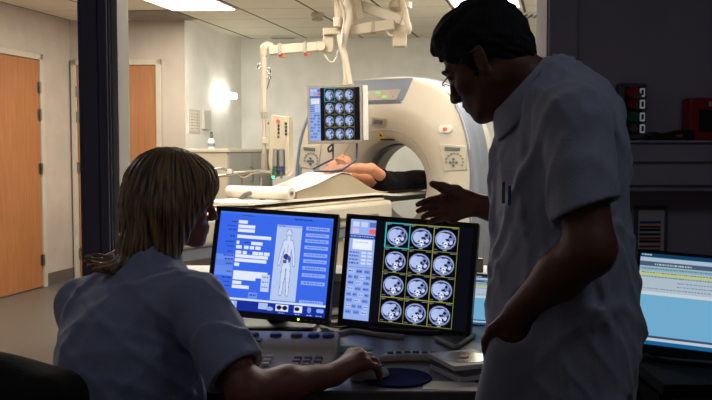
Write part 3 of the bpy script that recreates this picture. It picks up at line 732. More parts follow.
MB().ell(c0-ex*.03-ey*.07+V(0, 0, zz(172)), (.013, .012, .012)).build('valve', M['green'], t)

# ================================================================ ceiling-hung display
ARMX = q(342, 0)[0]
t = thing('monitor_boom', 'ceiling-hung arm wrapped in a thick twisted cable sleeve, carrying the display', 'ceiling arm', V(q(356, 0)[0], d0+.12, CZ-.01))
bx = V(q(356, 0)[0], d0+.12, 0)
MB().lathe([(.11, CZ-.003), (.11, CZ-.03), (.05, CZ-.05), (.045, 2.33)], bx).build('ceiling_column', M['cream2'], t)
beam(V(q(353, 0)[0], d0+.10, 2.36), q(358, 20, d0+.12), .09, .07, 'drop_arm', M['cream2'], t)
beam(q(350, 12, d0+.12), q(358, 22, d0+.12), .08, .06, 'drop_joint', M['cream2'], t)
beam(V(q(340, 0)[0], d0-.02, 2.38), V(bx[0], bx[1], 2.38), .07, .07, 'top_arm', M['cream2'], t)
MB().cyl(V(q(340, 0)[0], d0-.02, 2.40), q(346, 86, 6.2), .016).build('drop_tube', M['cream2'], t)
MB().cyl(q(337.5, 17, 6.12), q(337.5, 27, 6.12), .030, n=20).build('swivel', M['cream'], t, bevel=.004)
a = [q(338, -14), q(339, 0), q(339, 10), q(340, 22), q(341, 36), q(342, 46), q(345, 58), q(348, 72), q(350, 84)]
r0 = [.03, .034, .036, .034, .032, .027, .024, .02, .018]
MB().tube(a, r0, sub=4, n=14).build('cable_sleeve', M['cablewrap'], t)
b = [q(346, -14), q(345, 0, 6.1), q(347, 8, 6.12), q(348, 18, 6.12), q(346, 28, 6.1), q(344, 38, 6.12), q(343, 46, 6.15)]
MB().tube(b, [.03, .03, .036, .034, .03, .026, .02], sub=4, n=12).build('cable_sleeve', M['cablewrap'], t)
MB().tube([q(334, 2, 6.12), q(336, -6, 6.12), q(341, 3, 6.08), q(344, 20, 6.08), q(341, 44, 6.08)], .008, sub=4).build('thin_cable', M['cream'], t)

# ---------------- screens: little pixel pictures drawn in code
def canvas(w_, h_, c): a = np.zeros((h_, w_, 3)); a[:] = c; return a
def rect(a, x0, y0, x1, y1, c):
    h_, w_ = a.shape[:2]; a[max(0, int(round(y0*h_))):max(0, int(round(y1*h_))), max(0, int(round(x0*w_))):max(0, int(round(x1*w_)))] = c
def text(a, x0, y, x1, h_, c, seed):
    r = np.random.default_rng(seed); x = x0
    while x < x1:
        w_ = r.uniform(.006, .022); rect(a, x, y, min(x+w_, x1), y+h_, c); x += w_+.007
def ellm(a, cx, cy, rx, ry, c, rot=0):
    h_, w_ = a.shape[:2]; Y, X = np.mgrid[0:h_, 0:w_]; X = (X+.5)/w_-cx; Y = ((Y+.5)/h_-cy); co, si = math.cos(rot), math.sin(rot)
    u = X*co+Y*si; v_ = -X*si+Y*co; a[(u/rx)**2+(v_/ry)**2 < 1] = c
def ct_tile(n, k):
    a = canvas(n, n, (4, 5, 10)); r = np.random.default_rng(40+k); j = lambda s: r.uniform(-s, s)
    ellm(a, .5, .53, .455, .41, (58, 66, 100)); ellm(a, .5, .53, .43, .385, (150, 164, 214)); ellm(a, .5, .53, .385, .335, (34, 40, 66))
    ellm(a, .36+j(.02), .50+j(.02), .235, .24+j(.02), (178, 194, 240), .5+j(.2)); ellm(a, .52+j(.03), .36, .17, .10, (170, 186, 234), -.3+j(.2))
    ellm(a, .72+j(.02), .42+j(.03), .11, .13, (120, 134, 184), j(.4)); ellm(a, .70+j(.03), .40+j(.02), .05+.02*r.random(), .06, (10, 12, 22))
    ellm(a, .56+j(.02), .52, .06, .045, (20, 24, 40), j(.5)); ellm(a, .74+j(.02), .62, .07, .085, (190, 205, 245), .5); ellm(a, .62+j(.02), .60+j(.02), .05, .03, (200, 212, 246), j(.6))
    ellm(a, .41+j(.02), .66, .045, .04, (24, 28, 46)); ellm(a, .52, .69, .085, .075, (225, 232, 255)); ellm(a, .52, .71, .035, .03, (60, 66, 92)); ellm(a, .52, .80, .03, .06, (235, 240, 255))
    for s_ in (-1, 1): ellm(a, .52+s_*.12, .80, .09, .05, (120, 134, 184), s_*.3)
    for s_ in (-1, 1): ellm(a, .52+s_*.07, .78, .03, .03, (215, 225, 255))
    rect(a, .03, .03, .22, .055, (150, 156, 180)); rect(a, .03, .07, .14, .095, (120, 126, 150)); rect(a, .74, .03, .96, .055, (150, 156, 180)); rect(a, .03, .93, .2, .955, (130, 136, 160)); rect(a, .42, .955, .58, .98, (170, 170, 150))
    return a
def ct_screen():
    W, H = 300, 240; a = canvas(W, H, (10, 11, 20))
    B = (150, 176, 238)
    rect(a, .0, .0, .215, 1, B); rect(a, .0, .155, .215, .19, (44, 70, 160)); text(a, .01, .165, .2, .012, (180, 200, 255), 1)
    for i, c in enumerate([(210, 214, 236), (200, 210, 240), (90, 116, 190), (214, 190, 220), (150, 180, 240), (236, 100, 120)]): x, y = .02+.07*(i % 3), .025+.065*(i//3); rect(a, x, y, x+.052, y+.05, c)
    rect(a, .03, .2, .195, .30, (236, 240, 252)); text(a, .05, .225, .16, .01, (170, 180, 210), 2)
    for i in range(4): text(a, .01, .325+.035*i, .09, .014, (60, 84, 170), 5+i); rect(a, .11, .32+.035*i, .15, .342+.035*i, (210, 222, 250)); rect(a, .16, .32+.035*i, .2, .342+.035*i, (200, 214, 250))
    rect(a, 0, .475, .215, .48, (90, 110, 190))
    for r_ in range(8):
        y = .50+.058*r_
        for c_ in range(4 if r_ in (1, 4, 6) else 3):
            w_ = .2/(4 if r_ in (1, 4, 6) else 3); rect(a, .012+w_*c_, y, .012+w_*c_+w_*.78, y+.036, (112, 142, 220) if (r_+c_) % 3 else (176, 196, 246))
            text(a, .018+w_*c_, y+.013, .012+w_*c_+w_*.68, .010, (40, 60, 150), r_*5+c_)
    x0, y0, x1, y1 = .298, .012, .885, .985; tw, th = (x1-x0)/3, (y1-y0)/4
    n = 56
    for r_ in range(4):
        for c_ in range(3):
            X0, Y0 = int((x0+tw*c_)*W), int((y0+th*r_)*H); w_, h_ = int(tw*W), int(th*H); tl = ct_tile(n, r_*3+c_)
            yy = np.clip((np.arange(h_)*n/h_).astype(int), 0, n-1); xx = np.clip((np.arange(w_)*n/w_).astype(int), 0, n-1); a[Y0:Y0+h_, X0:X0+w_] = tl[yy][:, xx]
    for r_ in range(5): rect(a, x0, y0+th*r_-.003, x1, y0+th*r_+.003, (150, 150, 60))
    for c_ in range(4): rect(a, x0+tw*c_-.002, y0, x0+tw*c_+.003, y1, (150, 150, 60))
    T = (60, 190, 190); rect(a, x0, y0-.003, x0+tw, y0+.005, T); rect(a, x0, y0+th-.004, x0+tw, y0+th+.005, T); rect(a, x0-.003, y0, x0+.004, y0+th, T); rect(a, x0+tw-.003, y0, x0+tw+.004, y0+th, T)
    return a
def form_screen():
    W, H = 300, 240; B = (58, 104, 232); a = canvas(W, H, B); Wt = (226, 234, 252); D = (24, 44, 130)
    rect(a, 0, 0, 1, .02, (70, 118, 238)); text(a, .2, .028, .30, .01, D, 3); text(a, .66, .03, .82, .01, D, 4)
    rect(a, 0, .44, .16, .66, (104, 140, 236)); rect(a, 0, .50, .16, .56, (90, 128, 234))
    rows = [(.085, [(.17, .25)]), (.13, [(.17, .32)]), (.17, [(.17, .32)]), (.235, [(.17, .47)]), (.295, [(.17, .195), (.30, .40)]), (.34, [(.17, .22), (.24, .28), (.29, .33), (.34, .385)]), (.395, [(.17, .22), (.235, .27), (.32, .37), (.375, .415), (.42, .47)]), (.435, [(.17, .46)]), (.475, [(.17, .45)]), (.52, [(.17, .215)]), (.60, [(.17, .47)]), (.66, [(.17, .37)]), (.705, [(.17, .25)]), (.745, [(.17, .32)])]
    for i, (y, bs) in enumerate(rows):
        for (u, v_) in bs: rect(a, u, y, v_, y+(.062 if y in (.60,) else .033), Wt)
        text(a, .17-(.04+.05*((i*37) % 10)/10)-.02, y+.01, .155, .012, D, 20+i)
    text(a, .24, .305, .29, .012, D, 70)
    rect(a, .42, .62, .495, .79, (190, 206, 246)); text(a, .43, .64, .48, .01, D, 71); text(a, .43, .69, .48, .01, D, 72); text(a, .43, .74, .48, .01, D, 73)
    rect(a, .03, .81, .09, .865, (110, 150, 240)); rect(a, .32, .81, .40, .87, (104, 142, 238)); text(a, .335, .83, .39, .01, D, 74)
    # body chart
    CX0 = -.095; rect(a, .515, .10, .735, .865, (182, 200, 238)); rect(a, .515, .10, .735, .125, (150, 176, 236)); text(a, .53, .107, .59, .01, (30, 40, 120), 75)
    L = (104, 122, 176); S = (206, 218, 244)
    def limb(p, q_, w_, c=S, e=L):
        for ww, cc in ((w_+.006, e), (w_, c)):
            for t_ in np.linspace(0, 1, 40): ellm(a, p[0]+(q_[0]-p[0])*t_, p[1]+(q_[1]-p[1])*t_, ww*.8, ww, cc)
    b = a; a = canvas(W, H, (182, 200, 238))
    ellm(a, .718, .185, .026, .045, L); ellm(a, .718, .185, .021, .038, S)
    segs = [((.718, .22), (.718, .25), .018), ((.69, .275), (.746, .275), .02), ((.685, .29), (.665, .40), .014), ((.665, .40), (.652, .50), .011), ((.752, .29), (.772, .40), .014), ((.772, .40), (.782, .50), .011), ((.718, .30), (.718, .50), .036), ((.70, .52), (.695, .66), .02), ((.695, .66), (.69, .80), .013), ((.737, .52), (.742, .66), .02), ((.742, .66), (.747, .80), .013)]
    for k in (0, 1):
        for p, q_, w_ in segs:
            for t_ in np.linspace(0, 1, 40): ellm(a, p[0]+(q_[0]-p[0])*t_, p[1]+(q_[1]-p[1])*t_, (w_+(.005 if k == 0 else 0))*.8, w_+(.006 if k == 0 else 0), L if k == 0 else S)
    ellm(a, .71, .42, .022, .03, (40, 60, 140)); ellm(a, .735, .445, .018, .035, (70, 90, 160)); ellm(a, .705, .47, .02, .018, (60, 80, 150)); ellm(a, .725, .47, .008, .02, S); rect(a, .716, .30, .719, .38, L)
    x0_, x1_ = int(.62*W), int(.825*W); sh_ = int(.095*W); y0_, y1_ = int(.127*H), int(.862*H); b[y0_:y1_, x0_-sh_:x1_-sh_] = a[y0_:y1_, x0_:x1_]; a = b
    for i in range(10):
        y = [.10, .165, .225, .29, .365, .43, .50, .57, .65, .71][i] if i < 9 else .84
        rect(a, .765, y, .97, y+.038, (140, 168, 242)); text(a, .79, y+.014, .95, .009, (70, 100, 200), 90+i)
    rect(a, 0, .875, 1, .895, (206, 222, 250)); rect(a, .0, .875, .06, .895, (60, 190, 240))
    rect(a, 0, .895, 1, 1, (22, 44, 150))
    rect(a, .0, .91, .1, .97, (220, 228, 250)); rect(a, .12, .905, .23, .975, (150, 176, 236)); ellm(a, .17, .94, .035, .03, (226, 234, 252)); rect(a, .42, .905, .50, .965, (170, 190, 240)); ellm(a, .52, .955, .03, .02, (150, 170, 220))
    rect(a, .57, .905, .68, .97, (220, 226, 246)); ellm(a, .60, .935, .022, .022, (20, 26, 60)); ellm(a, .65, .935, .022, .022, (20, 26, 60)); rect(a, .73, .905, .80, .97, (226, 230, 248)); ellm(a, .755, .935, .022, .02, (20, 26, 60)); ellm(a, .86, .935, .018, .03, (120, 150, 230)); ellm(a, .94, .935, .02, .02, (140, 170, 240)); ellm(a, .965, .935, .02, .02, (140, 170, 240))
    for x in (.14, .60, .74, .84, .92): text(a, x, .982, x+.05, .009, (150, 180, 250), int(x*100))
    return a
def table_screen(seed=0):
    W, H = 260, 200; a = canvas(W, H, (128, 196, 236)); 
    rect(a, 0, 0, 1, .045, (20, 70, 110)); text(a, .01, .012, .09, .014, (190, 220, 240), 1)
    rect(a, 0, .045, 1, .09, (190, 214, 236)); rect(a, 0, .09, 1, .14, (84, 104, 130)); text(a, .12, .108, .4, .016, (220, 230, 240), 3)
    rect(a, 0, .14, 1, .30, (176, 208, 226)); rect(a, 0, .155, 1, .185, (150, 190, 216)); rect(a, 0, .20, 1, .245, (214, 222, 150))
    for i in range(6):
        y = .16+.045*i; text(a, .02, y, .95, .012, (96, 130, 160), 30+i)
    rect(a, 0, .26, 1, .45, (196, 214, 228)); text(a, .3, .30, .95, .012, (130, 150, 180), 41); text(a, .3, .34, .9, .012, (130, 150, 180), 42); text(a, .02, .38, .6, .012, (130, 150, 180), 43)
    rect(a, 0, .42, 1, .455, (226, 236, 246)); rect(a, 0, .90, 1, .925, (70, 90, 120)); rect(a, 0, .925, 1, .955, (214, 228, 240)); rect(a, 0, .955, 1, 1, (24, 110, 170))
    return a
PIXMESH = {}
def screen_mesh(key, img, w_, h_):
    """flat lit panel in the local x-z plane facing -y"""
    H, W = img.shape[:2]; k = (key, round(w_, 4), round(h_, 4))
    if k in PIXMESH: return PIXMESH[k]
    xs = np.linspace(-w_/2, w_/2, W); zs = np.linspace(h_/2, -h_/2, H); X, Z = np.meshgrid(xs, zs); co = np.stack([X, np.zeros_like(X), Z], -1).reshape(-1, 3)
    idx = np.arange(W*H).reshape(H, W); q_ = np.stack([idx[:-1, :-1], idx[1:, :-1], idx[1:, 1:], idx[:-1, 1:]], -1).reshape(-1, 4)
    me = bpy.data.meshes.new('screen'); me.vertices.add(len(co)); me.vertices.foreach_set('co', co.astype(np.float32).ravel()); me.loops.add(q_.size); me.loops.foreach_set('vertex_index', q_.astype(np.int32).ravel()); me.polygons.add(len(q_)); me.polygons.foreach_set('loop_start', np.arange(0, q_.size, 4, dtype=np.int32)); me.update(calc_edges=True)
    c = me.color_attributes.new('Pixels', 'FLOAT_COLOR', 'POINT'); rgba = np.ones((W*H, 4), np.float32); rgba[:, :3] = lin(img.reshape(-1, 3)); c.data.foreach_set('color', rgba.ravel())
    PIXMESH[k] = me; return me
def placed(o, parent):
    o.parent = parent; o.location = (0, 0, 0); return o
def display(name, label, cat, c, yaw, tilt, roll, w_, h_, bez, botbez, key, img, smat, casing, depth=.055, group=None, stand=None, led=True, zdesk=None, handle=False):
    """flat monitor; c is the centre of its front, angles in degrees"""
    t = bpy.data.objects.new(name, None); COL.objects.link(t); t.empty_display_size = .05; tag(t, label, cat, group)
    a = math.radians(yaw); b = math.radians(tilt); r = math.radians(roll)
    Rr = V(math.cos(a), -math.sin(a), 0); Bk = V(math.sin(a), math.cos(a), 0); U = V(0, 0, 1)*math.cos(b)+Bk*math.sin(b)
    R2 = Rr*math.cos(r)+U*math.sin(r); U2 = U*math.cos(r)-Rr*math.sin(r); Y2 = np.cross(U2, R2)   # local x=R2, z=U2, y=back
    mt = np.stack([R2, Y2, U2], 1)
    base = V(c[0], c[1], zdesk) if zdesk is not None else V(*c)
    t.location = tuple(base); WLOC[t] = base
    loc = lambda x, y, z: c+mt@V(x, y, z)
    X, Y, Z = R2, Y2, U2
    fr = MB()   # bezel frame
    sw, sh = w_-2*bez, h_-bez-botbez; zc = (botbez-bez)/2
    for (x0, x1, z0, z1) in ((-w_/2, w_/2, h_/2-bez, h_/2), (-w_/2, w_/2, -h_/2, -h_/2+botbez), (-w_/2, -w_/2+bez, -h_/2+botbez, h_/2-bez), (w_/2-bez, w_/2, -h_/2+botbez, h_/2-bez)):
        fr.prism([(x0, z0), (x1, z0), (x1, z1), (x0, z1)], c, X, Z, Y, .022)
    fr.build('bezel', casing, t, bevel=.0015)
    MB().prism([(-w_/2+.002, -h_/2+.002), (w_/2-.002, -h_/2+.002), (w_/2-.002, h_/2-.002), (-w_/2+.002, h_/2-.002)], c+Y*.020, X, Z, Y, depth-.02).prism(rrect(w_*.6, h_*.6, .03), c+Y*(depth-.003), X, Z, Y, .022).build('rear_housing', casing, t, bevel=.004)
    me = screen_mesh(key, img, sw, sh)
    if not me.materials: me.materials.append(smat)
    s = bpy.data.objects.new('screen', me); COL.objects.link(s); s.parent = t
    p = loc(0, .006, zc)-base; Mx = Matrix([[mt[i][0], mt[i][1], mt[i][2], p[i]] for i in range(3)]+[[0, 0, 0, 1]]); s.matrix_local = Mx
    MB().prism([(-sw/2-.003, -sh/2-.003), (sw/2+.003, -sh/2-.003), (sw/2+.003, sh/2+.003), (-sw/2-.003, sh/2+.003)], loc(0, .009, zc), X, Z, Y, .008).build('screen_backing', M['blackshiny'], t)
    if led: MB().lathe([(.0028, 0), (.0028, .003)], loc(w_*(.26 if led == 1 else led), 0, -h_/2+botbez*.45), -Y).build('power_light', M['ledgreen'], t)
    m = MB()
    for k in range(4): m.prism([(-.005, -.002), (.005, -.002), (.005, .002), (-.005, .002)], loc(w_*(.32)+.018*k, -.001, -h_/2+botbez*.45), X, Z, Y, .002)
    m.build('menu_buttons', M['screwgrey'], t)
    if stand is not None:
        f = loc(0, depth+.012, -h_*.18); fb_ = V(f[0], f[1], zdesk); fw_ = V(Bk[0], Bk[1], 0)
        MB().tube([f, f+fw_*.035-V(0, 0, .01), V(f[0], f[1], zdesk+.06)+fw_*.045, V(f[0], f[1], zdesk+.012)+fw_*.03], [.022, .026, .028, .032], n=12, sub=3).build('stand_neck', casing, t)
        MB().prism(rrect(.26, .20, .07, 8), V(f[0], f[1], zdesk)+fw_*.0, Rr, fw_, V(0, 0, 1), .014).build('stand_base', casing, t, bevel=.004)
    return t, loc, (X, Y, Z)
IMG_CT = ct_screen(); IMG_FORM = form_screen(); IMG_TAB = table_screen()
SM_CT = screen_mat('scan viewer picture', 1.0); SM_FORM = screen_mat('patient form picture', 1.0); SM_TAB = screen_mat('work list picture', .72)
t, loc, ax_ = display('hanging_monitor', 'flat display hanging from the ceiling in front of the scanner, showing twelve scan slices', 'monitor', V(-.153, 6.142, 1.491), 7, 1.7, 1, .40, .42, .018, .022, 'ct', IMG_CT, SM_CT, M['bezelgrey'], led=False)
X, Y, Z = ax_
MB().prism([(.2, -.19), (.236, -.19), (.236, .205), (.2, .205)], loc(0, .01, 0), X, Z, Y, .05).build('side_grip', M['offwhite'], t, bevel=.004)
MB().tube([loc(-.02, .03, -.2), loc(-.02, .02, -.32), loc(-.16, -.02, -.39), loc(-.15, -.03, -.405), loc(-.03, -.03, -.41), loc(.05, -.02, -.40), loc(.15, .02, -.33), loc(.155, .03, -.2)], .008).build('handle', M['bluebar'], t)
MB().tube([loc(-.02, .0, -.215), loc(-.05, .0, -.24), loc(-.045, .0, -.27), loc(-.02, .0, -.25)], .007, sub=3).build('cable_clip', M['black'], t)
MB().box(loc(.08, .09, .21), (.06, .06, .08)).build('mount_bracket', M['cream2'], t, bevel=.004)
# ================================================================ people
def frame_from(fwd, up):
    """columns: face direction, left, up"""
    f = nrm(fwd); l = nrm(np.cross(up, f)); u = np.cross(f, l); return np.stack([f, l, u], 1)
def head_prims(f, H, o, sc, male=True):
    T = lambda *p: o+H@(V(*p)*sc); S = lambda *r: V(*r)*sc
    f.ell(T(-.008, 0, .040), S(.098, .076, .088), H, k=.0)
    f.ell(T(.030, 0, -.030), S(.060, .058, .088), H, k=.02)
    for s in (-1, 1):
        f.rc(T(-.002, .052*s, -.052), T(.062, .022*s, -.100), .020*sc, .016*sc, k=.025)
        f.ell(T(.058, .040*s, -.030), S(.026, .020, .022), H, k=.02)
        f.rc(T(.080, .036*s, .021), T(.091, .012*s, .018), .009*sc, .009*sc, k=.014)
    f.ell(T(.077, 0, -.103), S(.018, .024, .017), H, k=.02)
    f.ell(T(.078, 0, -.068), S(.020, .030, .026), H, k=.02)
    for s in (-1, 1):
        f.ell(T(.100, .032*s, -.001), S(.013, .017, .011), H, k=.012, op='s')
        f.ell(T(.079, .031*s, -.001), S(.0125, .0135, .0125), H, k=.003)
        f.rc(T(.090, .020*s, .008), T(.086, .043*s, .006), .0035*sc, k=.004)
    f.rc(T(.092, 0, .008), T(.114, 0, -.034), .0085*sc, .0115*sc, k=.012)
    for s in (-1, 1): f.ell(T(.104, .012*s, -.039), S(.011, .009, .008), H, k=.006)
    f.ell(T(.095, 0, -.062), S(.010, .023, .006), H, k=.006); f.ell(T(.093, 0, -.075), S(.010, .020, .007), H, k=.005)
    f.rc(T(.104, -.018, -.0685), T(.104, .018, -.0685), .0022*sc, k=.003, op='s')
    for s in (-1, 1):
        E_ = H@rotm((0, 1, 0), -12)@rotm((0, 0, 1), -22*s)
        f.ell(T(-.010, .077*s, -.008), S(.019, .0075, .033), E_, k=.006)
        f.ell(T(-.006, .086*s, -.002), S(.009, .006, .018), E_, k=.003, op='s')
        f.ell(T(-.004, .076*s, -.034), S(.009, .006, .010), E_, k=.006)
def eyes(H, o, sc, par, closed=False):
    T = lambda *p: o+H@(V(*p)*sc)
    for s in (-1, 1):
        m = MB(); m.mi(0).ell(T(.0805, .031*s, -.0015), V(.0122, .0125, .0115)*sc, H, 16, 12)
        m.mi(1).ell(T(.0905, .0315*s, -.002), V(.0025, .0048, .0048)*sc, H, 12, 8)
        m.build('eye', [M['eyewhite'], M['pupil']], par)
M['eyewhite'] = mat('eye white', (205, 196, 186), .25); M['pupil'] = mat('dark iris', (30, 20, 14), .2)
M['brow'] = mat('dark eyebrow', (22, 17, 14), .8)
def finger(f, pts, r0, r1, k=.006):
    n = len(pts); f.chain(pts, [r0+(r1-r0)*i/(n-1) for i in range(n)], k)
def curl(p, d0, nrm_, L, a):
    """finger joints from a knuckle: d0 direction, bending towards nrm_ by the angles a"""
    out = [np.array(p, float)]; d = nrm(d0); ax = nrm(np.cross(d, nrm_)); ang = 0
    for l, b in zip(L, a):
        ang += b; R_ = rotm(ax, ang); out.append(out[-1]+(R_@d)*l)
    return out
def RIDGE(v): return .12-np.exp(-(v/.30)**2)
def folds(seed, amp, fr, n=7, dirz=.35):
    r = np.random.default_rng(seed); w = [(nrm([r.normal(), r.normal(), r.normal()*dirz])*fr*r.uniform(.6, 1.7), r.uniform(0, 6.28), r.uniform(.5, 1)) for _ in range(n)]
    def fn(X, Y, Z):
        s = 0; dx = .03*np.sin(9*Z+3*X+seed); dy = .03*np.sin(8*X-7*Z+seed*2)
        for k, ph, a in w: s = s+a*RIDGE(np.sin(k[0]*(X+dx)+k[1]*(Y+dy)+k[2]*Z+ph))
        return amp*s/n*2
    return fn

# ---------------------------------------------------------------- standing man
def build_man():
    pl = V(.40, 1.80, 0)
    t = thing('person', 'standing dark-haired person with glasses in a white coat, head bowed, one hand held out', 'person', pl)
    hd = P(487, 60, 1.83)
    fwd = nrm([-.72, .42, -.50]); up0 = nrm([-.36, .17, .92]); H = frame_from(fwd, up0); hs = .935
    f = Field((.02, 1.42, .0), (.80, 2.30, 1.62), .0045)
    head_prims(f, H, hd, hs)
    c7 = V(.412, 1.82, 1.385); chest = V(.438, 1.81, 1.23); waist = V(.447, 1.81, 1.02); pelv = V(.45, 1.81, .90)
    shL, shR = P(574, 116, 1.635), V(.425, 1.985, 1.290)
    f.rc(hd+H@V(-.035, 0, -.045), c7+V(-.02, 0, -.03), .056, .056, k=.03)
    f.rc(hd+H@V(.015, 0, -.075), c7+V(-.05, 0, -.06), .040, .055, k=.03)
    f.ell(chest, (.115, .165, .19), k=.04); f.ell(waist, (.105, .15, .17), k=.05); f.ell(pelv+V(-.01, 0, -.02), (.09, .14, .12), k=.05)
    f.rc(c7+V(-.015, -.03, -.065), shL+V(0, 0, -.012), .038, .044, k=.03); f.rc(c7+V(-.015, .03, -.065), shR+V(0, 0, -.012), .038, .044, k=.03)
    # near (left) arm into the pocket
    eL, wL = P(590, 250, 1.56), P(517, 312, 1.67)
    f.rc(shL+V(0, 0, -.01), eL, .050, .045, k=.03); f.rc(eL, eL*.6+wL*.4, .047, .045, k=.02); f.rc(eL*.6+wL*.4, wL, .044, .027, k=.02)
    ad = nrm(wL-eL); hx = nrm(V(-.16, .16, -.97)); pn = V(0, 1, 0)
    side = nrm(np.cross(hx, pn)); kn = [wL+hx*.085+side*x for x in (-.030, -.010, .011, .030)]
    for k_ in kn: f.rc(wL+hx*.01, k_, .019, .013, k=.012)
    for k_, L_ in zip(kn, (.9, 1.0, .94, .78)): finger(f, curl(k_, hx, pn, [.036*L_, .024*L_, .019*L_], (22, 28, 18)), .0095, .0075)
    finger(f, [wL+hx*.015-side*.018, wL+hx*.045-side*.040, wL+hx*.072-side*.046+pn*.01, wL+hx*.094-side*.042+pn*.015], .0135, .009)
    # far (right) arm, open hand
    eR, wR = V(.525, 2.04, 1.035), P(476, 204.5, 2.15)
    f.rc(shR, eR, .054, .043, k=.03); f.rc(eR, eR*.6+wR*.4, .045, .043, k=.02); f.rc(eR*.6+wR*.4, wR, .042, .029, k=.02)
    q = lambda x, y, d: P(x, y, d)
    mcp = [q(446, 197, 2.15), q(446, 203.5, 2.145), q(448, 210.5, 2.14), q(452, 217, 2.135)]
    for a, b in zip(mcp, mcp[1:]): f.rc(a, b, .0135, .0135, k=.008)
    for k_ in mcp: f.rc(wR+V(-.008, 0, 0), k_, .021, .0145, k=.014)
    f.ell(q(462, 203, 2.14), (.038, .014, .034), k=.015)
    tips = [q(417.5, 204.5, 2.12), q(418, 211, 2.09), q(423, 217, 2.07), q(430, 222.5, 2.06)]
    for k_, tp_ in zip(mcp, tips):
        mid = k_*.52+tp_*.48+V(0, .012, .002); m2 = k_*.22+tp_*.78+V(0, .006, .002); finger(f, [k_, mid, m2, tp_], .0102, .0072, k=.002)
    finger(f, [q(468, 199, 2.145), q(456, 191, 2.12), q(443, 187.5, 2.105), q(432.5, 183.8, 2.10)], .017, .0095, k=.012)
    # legs and feet
    for s, fx in ((-1, .40), (1, .47)):
        hip = pelv+V(0, .085*s, -.03); kn_ = V(fx+.01, 1.81+.09*s, .49); an = V(fx+.04, 1.81+.10*s, .09)
        f.rc(hip, kn_, .085, .058, k=.03); f.rc(kn_, an, .056, .038, k=.02); f.rc(an+V(0, 0, -.045), an+V(-.15, .02*s, -.055), .036, .03, k=.02)
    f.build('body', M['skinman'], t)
    eyes(H, hd, hs, t)
    T = lambda *p: hd+H@(V(*p)*hs)
    for s in (-1, 1): MB().tube([T(.096, .012*s, .020), T(.095, .030*s, .027), T(.082, .048*s, .020)], [.003, .0045, .002], 8, sub=4).build('eyebrow', M['brow'], t)
    # hair
    g = Field(hd-.19, hd+.19, .0035)
    g.ell(T(-.012, 0, .048), V(.107, .084, .094)*hs, H, k=0)
    g.ell(T(-.055, 0, .000), V(.060, .070, .075)*hs, H, k=.02)
    g.ell(T(.036, .01, .094), V(.046, .050, .030)*hs, H, k=.03)
    for (x, y, z, r_) in ((.078, -.01, .092, .016), (.088, .010, .092, .011), (.096, .004, .086, .008), (.06, .03, .104, .014)): g.ell(T(x, y, z), V(r_, r_, r_*.8), H, k=.012)
    # clear the face, ears and neck
    g.ell(T(.085, 0, -.02), V(.060, .085, .072)*hs, H, k=.012, op='s')
    g.ell(T(.055, 0, -.09), V(.10, .12, .055)*hs, H, k=.012, op='s')
    for s in (-1, 1):
        g.ell(T(-.008, .082*s, -.010), V(.021, .016, .033)*hs, H, k=.006, op='s'); g.ell(T(.048, .078*s, -.035), V(.034, .03, .045)*hs, H, k=.008, op='s')
        g.rc(T(.020, .071*s, .035), T(.014, .073*s, -.03), .010, .007, k=.008)
    g.ell(T(-.04, 0, -.125), V(.10, .10, .055)*hs, H, k=.01, op='s')
    g.warp(lambda X, Y, Z: .0022*np.sin(95*X+60*Y+20*np.sin(22*Z))*np.sin(70*Z-45*X)+.0016*np.sin(150*Y+90*Z))
    g.build('hair', hair_mat('dark brown hair', (30, 23, 20), (10, 8, 7), hd, .85), t)
    # glasses
    gl = bpy.data.objects.new('glasses', None); COL.objects.link(gl); gl.parent = t; gl.location = tuple(hd-pl); WLOC[gl] = hd; gl['label'] = 'thin metal-rimmed glasses low on the nose'
    gz = -.012; m = MB()
    for s in (-1, 1):
        pts = [T(.1085-.007*abs(math.cos(a)), .032*s+.021*math.cos(a), gz+.014*math.sin(a)) for a in np.linspace(0, 2*math.pi, 25)]; m.tube(pts, .0009, 6)
    m.tube([T(.105, .011, gz+.004), T(.112, 0, gz+.008), T(.105, -.011, gz+.004)], .0009, 6, sub=3); m.build('rims', M['chrome'], gl)
    for s in (-1, 1):
        MB().tube([T(.1015, .053*s, gz+.006), T(.092, .070*s, gz+.009), T(.0, .079*s, .016), T(-.022, .080*s, .004)], .0014, 6, sub=4).build('temple_arm', M['chrome'], gl)
        m = MB(); m.rings([[T(.107, .032*s+.020*r_*math.cos(a), gz+.013*r_*math.sin(a)) for a in np.linspace(0, 2*math.pi, 25)[:-1]] for r_ in (1, .02)], False, False); m.build('lens', M['lens'], gl)
    # coat
    c = Field((.10, 1.42, .52), (.80, 2.26, 1.50), .0045)
    c.ell((.430, 1.81, 1.22), (.134, .180, .20), k=0); c.ell((.434, 1.80, 1.03), (.136, .186, .24), k=.06)
    c.ell((.436, 1.80, .80), (.158, .195, .30), k=.07)
    c.ell((.452, 1.81, 1.23), (.098, .16, .15), k=.05)
    c.rc(c7+V(.005, -.03, -.045), shL+V(.0, 0, -.005), .060, .062, k=.04); c.rc(c7+V(.005, .03, -.045), shR, .060, .060, k=.04)
    c.ell(c7+V(-.012, 0, -.035), (.095, .095, .060), rotm((0, 1, 0), 35), k=.04); c.rc(c7+V(-.02, -.05, -.03), shL+V(0, .03, 0), .062, .06, k=.04)
    se = shL*.30+eL*.70
    s1 = c.twin(); s1.rc(shL+V(.004, 0, -.01), shL*.22+eL*.78, .066, .066, k=0)
    cut_p = shL*.27+eL*.73; s1.warp(folds(17, .010, 30, 4, .6)); s1.cut(cut_p+V(0, 0, .005), nrm(nrm(eL-shL)+V(.28, 0, 0)))
    sr = shR*.30+eR*.70; c.rc(shR, sr, .068, .064, k=.03)
    c.warp(folds(3, .016, 17, 5, .22)); c.warp(folds(11, .008, 34, 5, .5)); c.warp(lambda X, Y, Z: .004*np.clip((1.15-Z)/.2, 0, 1)*np.sin(46*X+40*Y+3*np.sin(5*Z)))
